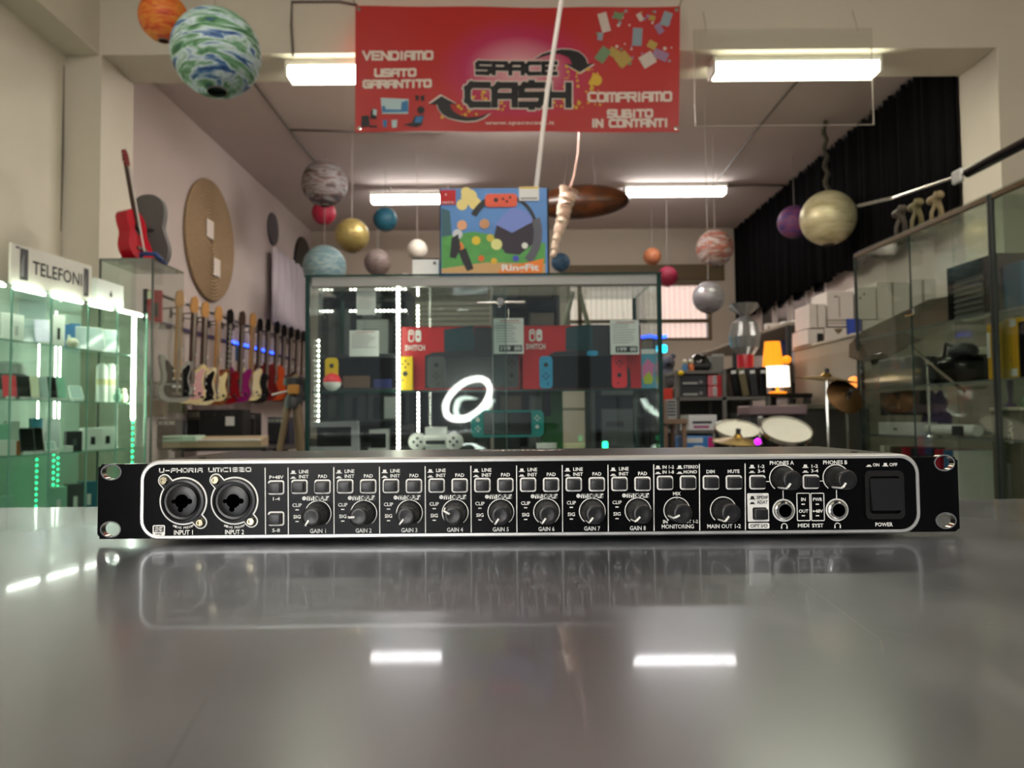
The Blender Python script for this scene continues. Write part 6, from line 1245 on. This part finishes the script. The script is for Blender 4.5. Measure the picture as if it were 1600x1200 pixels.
p = W(1216, 592, 5.4); t = thing('white_lamp', 'bright white drum lamp under the orange lamp', 'table lamp', (p.x, 5.42, tz_)); zz_ = W(1216, 572, 5.4).z - tz_; m_wl = M('lampshade_white', (255, 250, 235), .6, emit=.5, ecol=(255, 248, 230)); B().lathe([(.085, .05), (.08, max(.12, zz_))], 32).done('lamp_shade', m_wl, t); B().lathe([(.06, 0), (.06, .015), (.01, .02), (.01, .06)], 16).done('lamp_base', m_or, t, True)
# drums
m_head = M('drum_head', (238, 238, 222), .45); m_shell = M('drum_shell_black', (18, 18, 20), .25); m_brz = M('cymbal_bronze', (150, 120, 56), .28, metal=.9)
def drum(label, px, py, wpx, D, tilt, roll=0):
    p = W(px, py, D); r = wpx * D / FPX / 2; t = thing('drum', label, 'drum', (p.x, D, 0)); m = Matrix.Translation((0, 0, p.z)) @ Matrix.Rotation(R(roll), 4, 'Y') @ Matrix.Rotation(R(tilt), 4, 'X')
    B(m).lathe([(r * .96, -.13), (r * .96, -.004)], 40).done('shell', m_shell, t, True); B(m).lathe([(0, 0), (r * .96, 0), (r * .97, -.004), (0, -.004)], 40).done('drum_head', m_head, t)
    B(m).lathe([(r * .95, -.012), (r * 1.03, -.012), (r * 1.03, .006), (r * .98, .008), (r * .97, .002)], 40, cap=False).done('hoop', m_chr, t, True)
    for k in range(6): B(m).box((r * 1.0 * math.cos(k * 1.047), r * 1.0 * math.sin(k * 1.047), -.05), (.016, .016, .06), .004).done('lug', m_chr, t)
    B().tube([m @ Vector((0, 0, -.12)), (0, .03, p.z - .2), (0, .03, .4)], .012, 8).done('stand_pole', m_chr, t, True)
    for a in range(3): B().tube([(0, .03, .42), (.28 * math.cos(a * 2.09), .03 + .28 * math.sin(a * 2.09), .01)], .009, 6).done('stand_leg', m_chr, t)
drum('white headed drum left of the pair, partly behind a cymbal', 1152, 671, 69, 3.95, 24); drum('larger white headed drum right of the pair', 1229, 672, 77, 3.75, 32)
def cymbal(label, px, py, wpx, D, tilt, roll, base, mat=None):
    p = W(px, py, D); r = wpx * D / FPX / 2; t = thing('cymbal', label, 'cymbal', (p.x, D, 0)); m = Matrix.Translation((0, 0, p.z)) @ Matrix.Rotation(R(roll), 4, 'Y') @ Matrix.Rotation(R(tilt), 4, 'X')
    B(m).lathe([(0, .028), (r * .12, .024), (r * .2, .008), (r, -.012), (r, -.015), (r * .2, .004), (0, .02)], 40).done('plate', mat or m_brz, t, True); B(m).lathe([(.012, .02), (.012, .05), (0, .052)], 10).done('wing_nut', m_kd, t, True)
    B().tube([m @ Vector((0, 0, .02)), (0, 0, p.z - .1), (0, 0, .35)], .009, 8).done('stand_pole', m_chr, t, True)
    for a in range(3): B().tube([(0, 0, .38), (.26 * math.cos(a * 2.09 + .5), .26 * math.sin(a * 2.09 + .5), .01)], .008, 6).done('stand_leg', m_chr, t)
cymbal('thin brass cymbal edge on under the white drum head', 1153, 686, 76, 3.7, 8, 2, 0); cymbal('thin brass cymbal beside the beige cabinet', 1291, 590, 92, 4.15, 3, 6, 0); 
cymbal('dark bronze cymbal tilted before the showcase', 1322, 618, 60, 4.0, 60, 20, 0, M('cymbal_dark', (96, 70, 40), .3, metal=.8))
# skateboard deck leaning behind the showcase
a, b = W(1306, 560, 4.3), W(1476, 478, 4.3); t = thing('skateboard_deck', 'brown long skateboard deck propped slanting behind the showcase', 'skateboard', (a.x + .02, 4.33, 0)); L_ = (b - a).length; mm = Matrix.Translation((a - Vector((a.x + .02, 4.5, 0))) ) @ Matrix.Rotation(-math.atan2(b.z - a.z, b.x - a.x), 4, 'Y') @ Matrix.Rotation(R(62), 4, 'X')
B(mm).prism([(L_ * x, .10 * y) for x, y in ((0, 0), (.06, -.6), (.2, -.95), (.8, -.95), (.95, -.6), (1, 0), (.95, .6), (.8, .95), (.2, .95), (.06, .6))], -.012, 0, 'Z').done('deck', M('deck_brown', (84, 66, 44), .4, var=.4, scale=9), t); B(mm).prism([(L_ * x, .05 * y) for x, y in ((.4, -1), (.8, -1), (.8, 1), (.4, 1))], -.014, -.012, 'Z').done('deck_print', M('deck_red', (100, 44, 34), .4), t)
for x in (.18, .8): B(mm).cyl((L_ * x, -.08, -.05), (L_ * x, .08, -.05), .028, n=14).done('wheels', m_kd, t)
B().tube([(.15, .02, 0), (.15, .02, W(1330, 555, 4.3).z)], .012, 8).done('prop_pole', m_kd, t)
# amber glowing tom-tom lights
for px, py, r_, lb in ((1334, 597, 9, 'glowing amber round lamp near the dark cymbal'), (1338, 574, 8, 'yellow green round lamp above the amber one')):
    p = W(px, py, 4.6 if r_ == 9 else 4.8); t = thing('string_lamp', lb, 'lamp', (p.x, p.y, 1.09)); B().tube([(0, 0, 0), (0, 0, p.z - 1.09)], .006, 8).done('lamp_stem', m_kd, t); B().ball((0, 0, p.z - 1.09), r_ * 4.6 / FPX, (1, 1, 1), 16, 10).done('bulb', M('bulb_%d' % px, (255, 170, 90) if r_ == 9 else (220, 220, 120), .4, emit=.5, ecol=(255, 140, 60) if r_ == 9 else (210, 220, 100)), t, 'all'); B().lathe([(.035, 0), (.035, .008), (0, .01)], 14).done('lamp_foot', m_kd, t)
# low things by the rack
bx = rect('white_printer', 'white low printer on the rack lower shelf', 'printer', 1076, 1120, 648, 0, RD_ + .02, .25, m_wht, None, rz_[2]); bx.rr('paper_slot', 1082, 1112, 658, 662, .5, m_kd); bx.rr('pink_tray', 1084, 1108, 665, 669, .5, M('tray_pink', (170, 60, 120), .5))
bx = rect('ink_box', 'blue and pink packaged box at the rack foot', 'box', 1064, 1119, 682, 715, RD_ - .25, .16, M('pack_blue', (60, 130, 200), .4)); bx.rr('pink_end', 1107, 1118.5, 683, 714, .5, M('pack_pink', (200, 40, 120), .4)); bx.rr('pale_band', 1067, 1098, 684, 692, 1, m_wht); bx.poly('white_arc', [(1080, 700), (1086, 696), (1096, 696), (1104, 700)], m_wht)
t0 = thing('ink_box_table', 'small brown table under the blue package', 'table', (bx.cx, RD_ - .15, 0)); B().bb(-.11, .11, -.13, .12, bx.zb - .03, bx.zb, .003).done('table_top', m_wood, t0)
for x in (-.09, .09):
    for y in (-.1, .09): B().bb(x - .015, x + .015, y - .015, y + .015, 0, bx.zb - .03).done('leg', m_wood, t0)
bx = rect('red_speaker', 'red box speaker beside the glass cabinet', 'speaker', 1037, 1051, 607, 655, 4.6, .15, M('speaker_red', (190, 44, 22), .4)); bx.rr('speaker_face', 1038, 1050, 630, 654, 1, m_kd)
bx2 = rect('grille_radio', 'small silver grille radio before the red speaker', 'radio', 1042, 1057, 624, 655, 4.45, .08, m_alu)
for k in range(5): bx2.rr('grille_slot', 1043.5, 1055.5, 627 + k * 5, 629.5 + k * 5, .3, m_kd, .0015)
tb_ = bx.zb; t = thing('stool', 'pale wooden stool under the red speaker', 'stool', (W(1047, 655, 4.55).x, 4.6, 0)); B().bb(-.07, .07, -.2, .18, min(tb_, bx2.zb) - .03, min(tb_, bx2.zb), .004).done('seat', M('stool_wood', (130, 104, 84), .5), t)
for x in (-.055, .055):
    for y in (-.17, .15): B().tube([(x, y, min(tb_, bx2.zb) - .03), (x, y * 1.1, 0)], .014, 8).done('leg', MATS['stool_wood'], t)
p = W(1046, 580, 6.2); t = thing('plush_toy', 'grey plush toy sitting behind the red speaker', 'plush toy', (p.x, 6.3, p.z - .14)); m_gp = M('plush_grey', (96, 92, 98), .95); B().ball((0, 0, .09), .085, (1, 1, 1.1), 16, 10).ball((0, -.01, .21), .065, (1, 1, 1), 16, 10).ball((-.05, 0, .27), .025, (1, 1, 1), 10, 6).ball((.05, 0, .27), .025, (1, 1, 1), 10, 6).ball((-.08, -.05, .1), .03, (1, 1, 1.6), 10, 6).ball((.08, -.05, .1), .03, (1, 1, 1.6), 10, 6).done('plush_body', m_gp, t, 'all'); B().ball((0, -.07, .2), .025, (1, .8, .8), 10, 6).done('snout', M('plush_dark', (40, 40, 44), .9), t, 'all')
zp = p.z - .14; t = thing('pedestal', 'dark wooden pedestal under the grey plush toy', 'pedestal', (p.x, 6.3, 0)); B().bb(-.15, .15, -.15, .15, zp - .03, zp, .003).done('pedestal_top', m_wood, t); B().bb(-.11, .11, -.11, .11, 0, zp - .03).done('pedestal_body', m_ros, t)
t = thing('blue_neon_sign', 'glowing blue neon tube on a bracket beside the cabinet', 'neon sign', (W(1022, 527, 6.0).x, 6.0, 0)); z = W(1022, 527, 6.0).z; B().tube([(-.1, 0, z), (-.03, 0, z + .012), (.03, 0, z - .004), (.1, 0, z + .008)], .012, 8).done('neon_tube', m_ledb, t, 'all'); B().bb(-.008, .008, .01, .03, 0, z).done('bracket_pole', m_kd, t); B().bb(-.1, .1, -.08, .1, 0, .03).done('foot', m_kd, t); B().bb(.02, .1, -.01, .03, z - .12, z - .06, .01).done('cyan_lamp', M('led_cyan', (30, 190, 220), .4, emit=2, ecol=(20, 180, 220)), t)
# mauve bench bar
a, b = W(1166, 640, 4.2), W(1256, 640, 4.2); t = thing('mauve_bench', 'low mauve bench bar behind the drum heads', 'bench', ((a.x + b.x) / 2, 4.25, 0)); w = (b.x - a.x) / 2; B().bb(-w, w, -.1, .12, a.z - .03, a.z + .02, .006).done('bench_top', M('bench_mauve', (126, 108, 112), .5), t)
for x in (-w + .03, w - .03): B().bb(x - .02, x + .02, -.08, .1, 0, a.z - .03).done('leg', m_kd, t)
t = thing('drum_case', 'round black drum case behind the drum heads', 'drum case', (W(1180, 660, 4.62).x, 4.64, 0)); z = W(1180, 646, 4.62).z; B().lathe([(.16, .0), (.16, z - .03), (.14, z), (0, z + .004)], 32).done('case_body', m_scrn, t, True); B().bb(-.05, .05, -.166, -.155, z - .09, z - .03, .004).done('case_latch', m_alu, t)

# small violet lights
for px, py, D, lb in ((1184, 690, 3.3, 'tiny glowing violet light between the two drums'),):
    p = W(px, py, D); t = thing('violet_light', lb, 'light', (p.x, D, 0)); B().tube([(0, 0, 0), (0, 0, p.z - .01)], .006, 6).done('pole', m_kd, t); B().ball((0, 0, p.z), .014, (1, 1, 1), 12, 8).done('bulb', M('led_magenta', (230, 40, 255), .4, emit=1.2, ecol=(200, 20, 255)), t, 'all'); B().lathe([(.08, 0), (.08, .01), (0, .015)], 16).done('foot', m_kd, t)
# ================================================================ dim furniture behind the centre cabinet
m_cup = M('cupboard_black', (26, 28, 30), .5); m_cup2 = M('cupboard_grey', (56, 58, 58), .5)
def unit(label, px0, px1, py0, D, shelves, mat, goods):
    a, b = W(px0, py0, D), W(px1, py0, D); w = (b.x - a.x) / 2; h = a.z; t = thing('dark_bookcase', label, 'bookcase', ((a.x + b.x) / 2, D, 0))
    B().bb(-w, w, .36, .38, 0, h).done('back_board', mat, t)
    for s_ in (-1, 1): B().bb(s_ * w - .012, s_ * w + .012, 0, .36, 0, h).done('side_board', mat, t)
    zs = [.1 + (h - .12) * k / shelves for k in range(shelves + 1)]
    for z in zs: B().bb(-w + .012, w - .012, 0, .36, z, z + .02).done('shelf', mat, t)
    rn = random.Random(int(px0)); cx = (a.x + b.x) / 2
    for k, z in enumerate(zs[:-1]):
        if z < .55: continue
        x = -w + .05
        while x < w - .12:
            bw = rn.uniform(.08, .24); bw = min(bw, w - .03 - x); bh = rn.uniform(.45, .85) * (zs[1] - zs[0] - .03); c = goods[rn.randrange(len(goods))]
            N_ = len(done_goods); nm = ('boxed gadget', 'black player', 'silver console', 'grey case')[N_ % 4]
            g = thing(nm.replace(' ', '_'), nm + ' number %d' % N_, 'gadget', (cx + x + bw / 2, D + .04, z + .02), group='gadgets on the dim bookcases')
            B().bb(-bw / 2, bw / 2, 0, .22, 0, bh, .004).done('casing', pm(c), g); B().bb(-bw * .35, bw * .2, -.002, 0, bh * .6, bh * .72).done('front_strip', m_alu if c == 'black' else m_kd, g)
            row = ('lowest', 'middle', 'upper', 'top')[min(3, k)]; done_goods.append((g, label, x, c, row)); x += bw + rn.uniform(.02, .08)
    return t
done_goods = []
unit('dim black bookcase of gadgets behind the cabinet left half', 500, 636, 455, 5.4, 4, m_cup, ['black', 'graphite', 'silver', 'black'])
unit('dim black bookcase behind the red console boxes', 770, 872, 462, 5.9, 4, m_cup, ['black', 'graphite', 'brown'])
unit('grey bookcase of white gadgets behind the cabinet right end', 926, 1020, 612, 4.3, 3, m_cup2, ['white', 'silver', 'graphite'])
import collections
cnt = collections.Counter()
for g, lb, x, c, row in done_goods:
    cnt[(lb, row)] += 1
    place = 'left dim bookcase' if 'left half' in lb else ('middle dim bookcase' if 'red console' in lb else 'grey bookcase')
    g['label'] = '%s %s, %s shelf of the %s, %s from its left end' % (c, g.name.split('.')[0].replace('_', ' '), row, place, ('first', 'second', 'third', 'fourth', 'fifth', 'sixth', 'seventh', 'eighth', 'ninth', 'tenth')[min(9, cnt[(lb, row)] - 1)])
# pale slatted wall panel and dark television under it
a, b = W(640, 447, 6.6), W(766, 517, 6.6); t = thing('slatted_panel', 'pale horizontally slatted display panel behind the cabinet', 'slat panel', ((a.x + b.x) / 2, 6.6, 0)); w = (b.x - a.x) / 2
for k in range(9): z = b.z + (a.z - b.z) * k / 9; B().bb(-w, w, 0, .02, z, z + (a.z - b.z) / 9 * .86, .003).done('slat', M('slat_cream', (150, 148, 134), .6), t)
B().bb(-w, w, .02, .03, 0, a.z).done('backing', m_cup2, t)
a, b = W(644, 560, 5.9), W(764, 690, 5.9); t = thing('television', 'large dark television standing behind the cabinet centre', 'television', ((a.x + b.x) / 2, 5.95, 0)); w = (b.x - a.x) / 2; B().bb(-w, w, 0, .05, .72, W(700, 525, 5.9).z, .006).done('bezel', m_scrn, t); B().bb(-w + .015, w - .015, -.002, 0, .74, W(700, 527, 5.9).z - .01).done('screen', M('tv_screen', (14, 16, 18), .12), t); B().bb(-w * .8, w * .8, -.15, .25, 0, .68, .004).done('tv_bench', m_cup, t); B().bb(-.1, .1, 0, .05, .68, .74).done('tv_foot', m_kd, t)
# step ladder
ap, l, r_ = W(900, 456, 7.2), W(862, 530, 7.2), W(938, 530, 7.2); t = thing('step_ladder', 'grey folding step ladder seen through the cabinet', 'ladder', (ap.x, 7.2, 0)); m_lad = M('ladder_grey', (120, 122, 104), .5); zt_ = ap.z
for s_ in (-1, 1): dx = abs(r_.x - ap.x) * zt_ / (ap.z - r_.z); B().tube([(s_ * .03, 0, zt_), (s_ * dx * .55, 0, 0)], .022, 8).done('rail', m_lad, t)
for k in range(1, 6): z = zt_ * k / 6; q = .03 + (dx * .55 - .03) * (1 - k / 6); B().bb(-q, q, -.03, .03, z - .012, z + .012).done('tread', m_lad, t)
# ring lamp on its stand behind the photographer: mirrored in the cabinet doors
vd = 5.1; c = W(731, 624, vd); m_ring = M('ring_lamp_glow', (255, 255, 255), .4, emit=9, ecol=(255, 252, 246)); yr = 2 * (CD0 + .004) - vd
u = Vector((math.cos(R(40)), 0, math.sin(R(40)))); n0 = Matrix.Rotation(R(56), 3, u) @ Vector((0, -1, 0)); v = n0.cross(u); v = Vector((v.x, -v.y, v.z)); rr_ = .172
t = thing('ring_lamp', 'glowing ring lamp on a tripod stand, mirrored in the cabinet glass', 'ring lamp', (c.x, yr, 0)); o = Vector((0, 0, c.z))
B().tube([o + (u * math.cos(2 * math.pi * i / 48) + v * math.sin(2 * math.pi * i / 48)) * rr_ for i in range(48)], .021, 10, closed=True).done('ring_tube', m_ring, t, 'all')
lo = o - v.normalized() * (rr_ + .02) if v.z > 0 else o + v.normalized() * (rr_ + .02)
B().tube([lo, (lo.x, lo.y, lo.z - .12), (0, 0, .5)], .011, 8).done('stand_pole', m_kd, t, True)
for k in range(3): B().tube([(0, 0, .52), (.3 * math.cos(k * 2.09 + .5), .3 * math.sin(k * 2.09 + .5), .01)], .01, 6).done('stand_leg', m_kd, t)
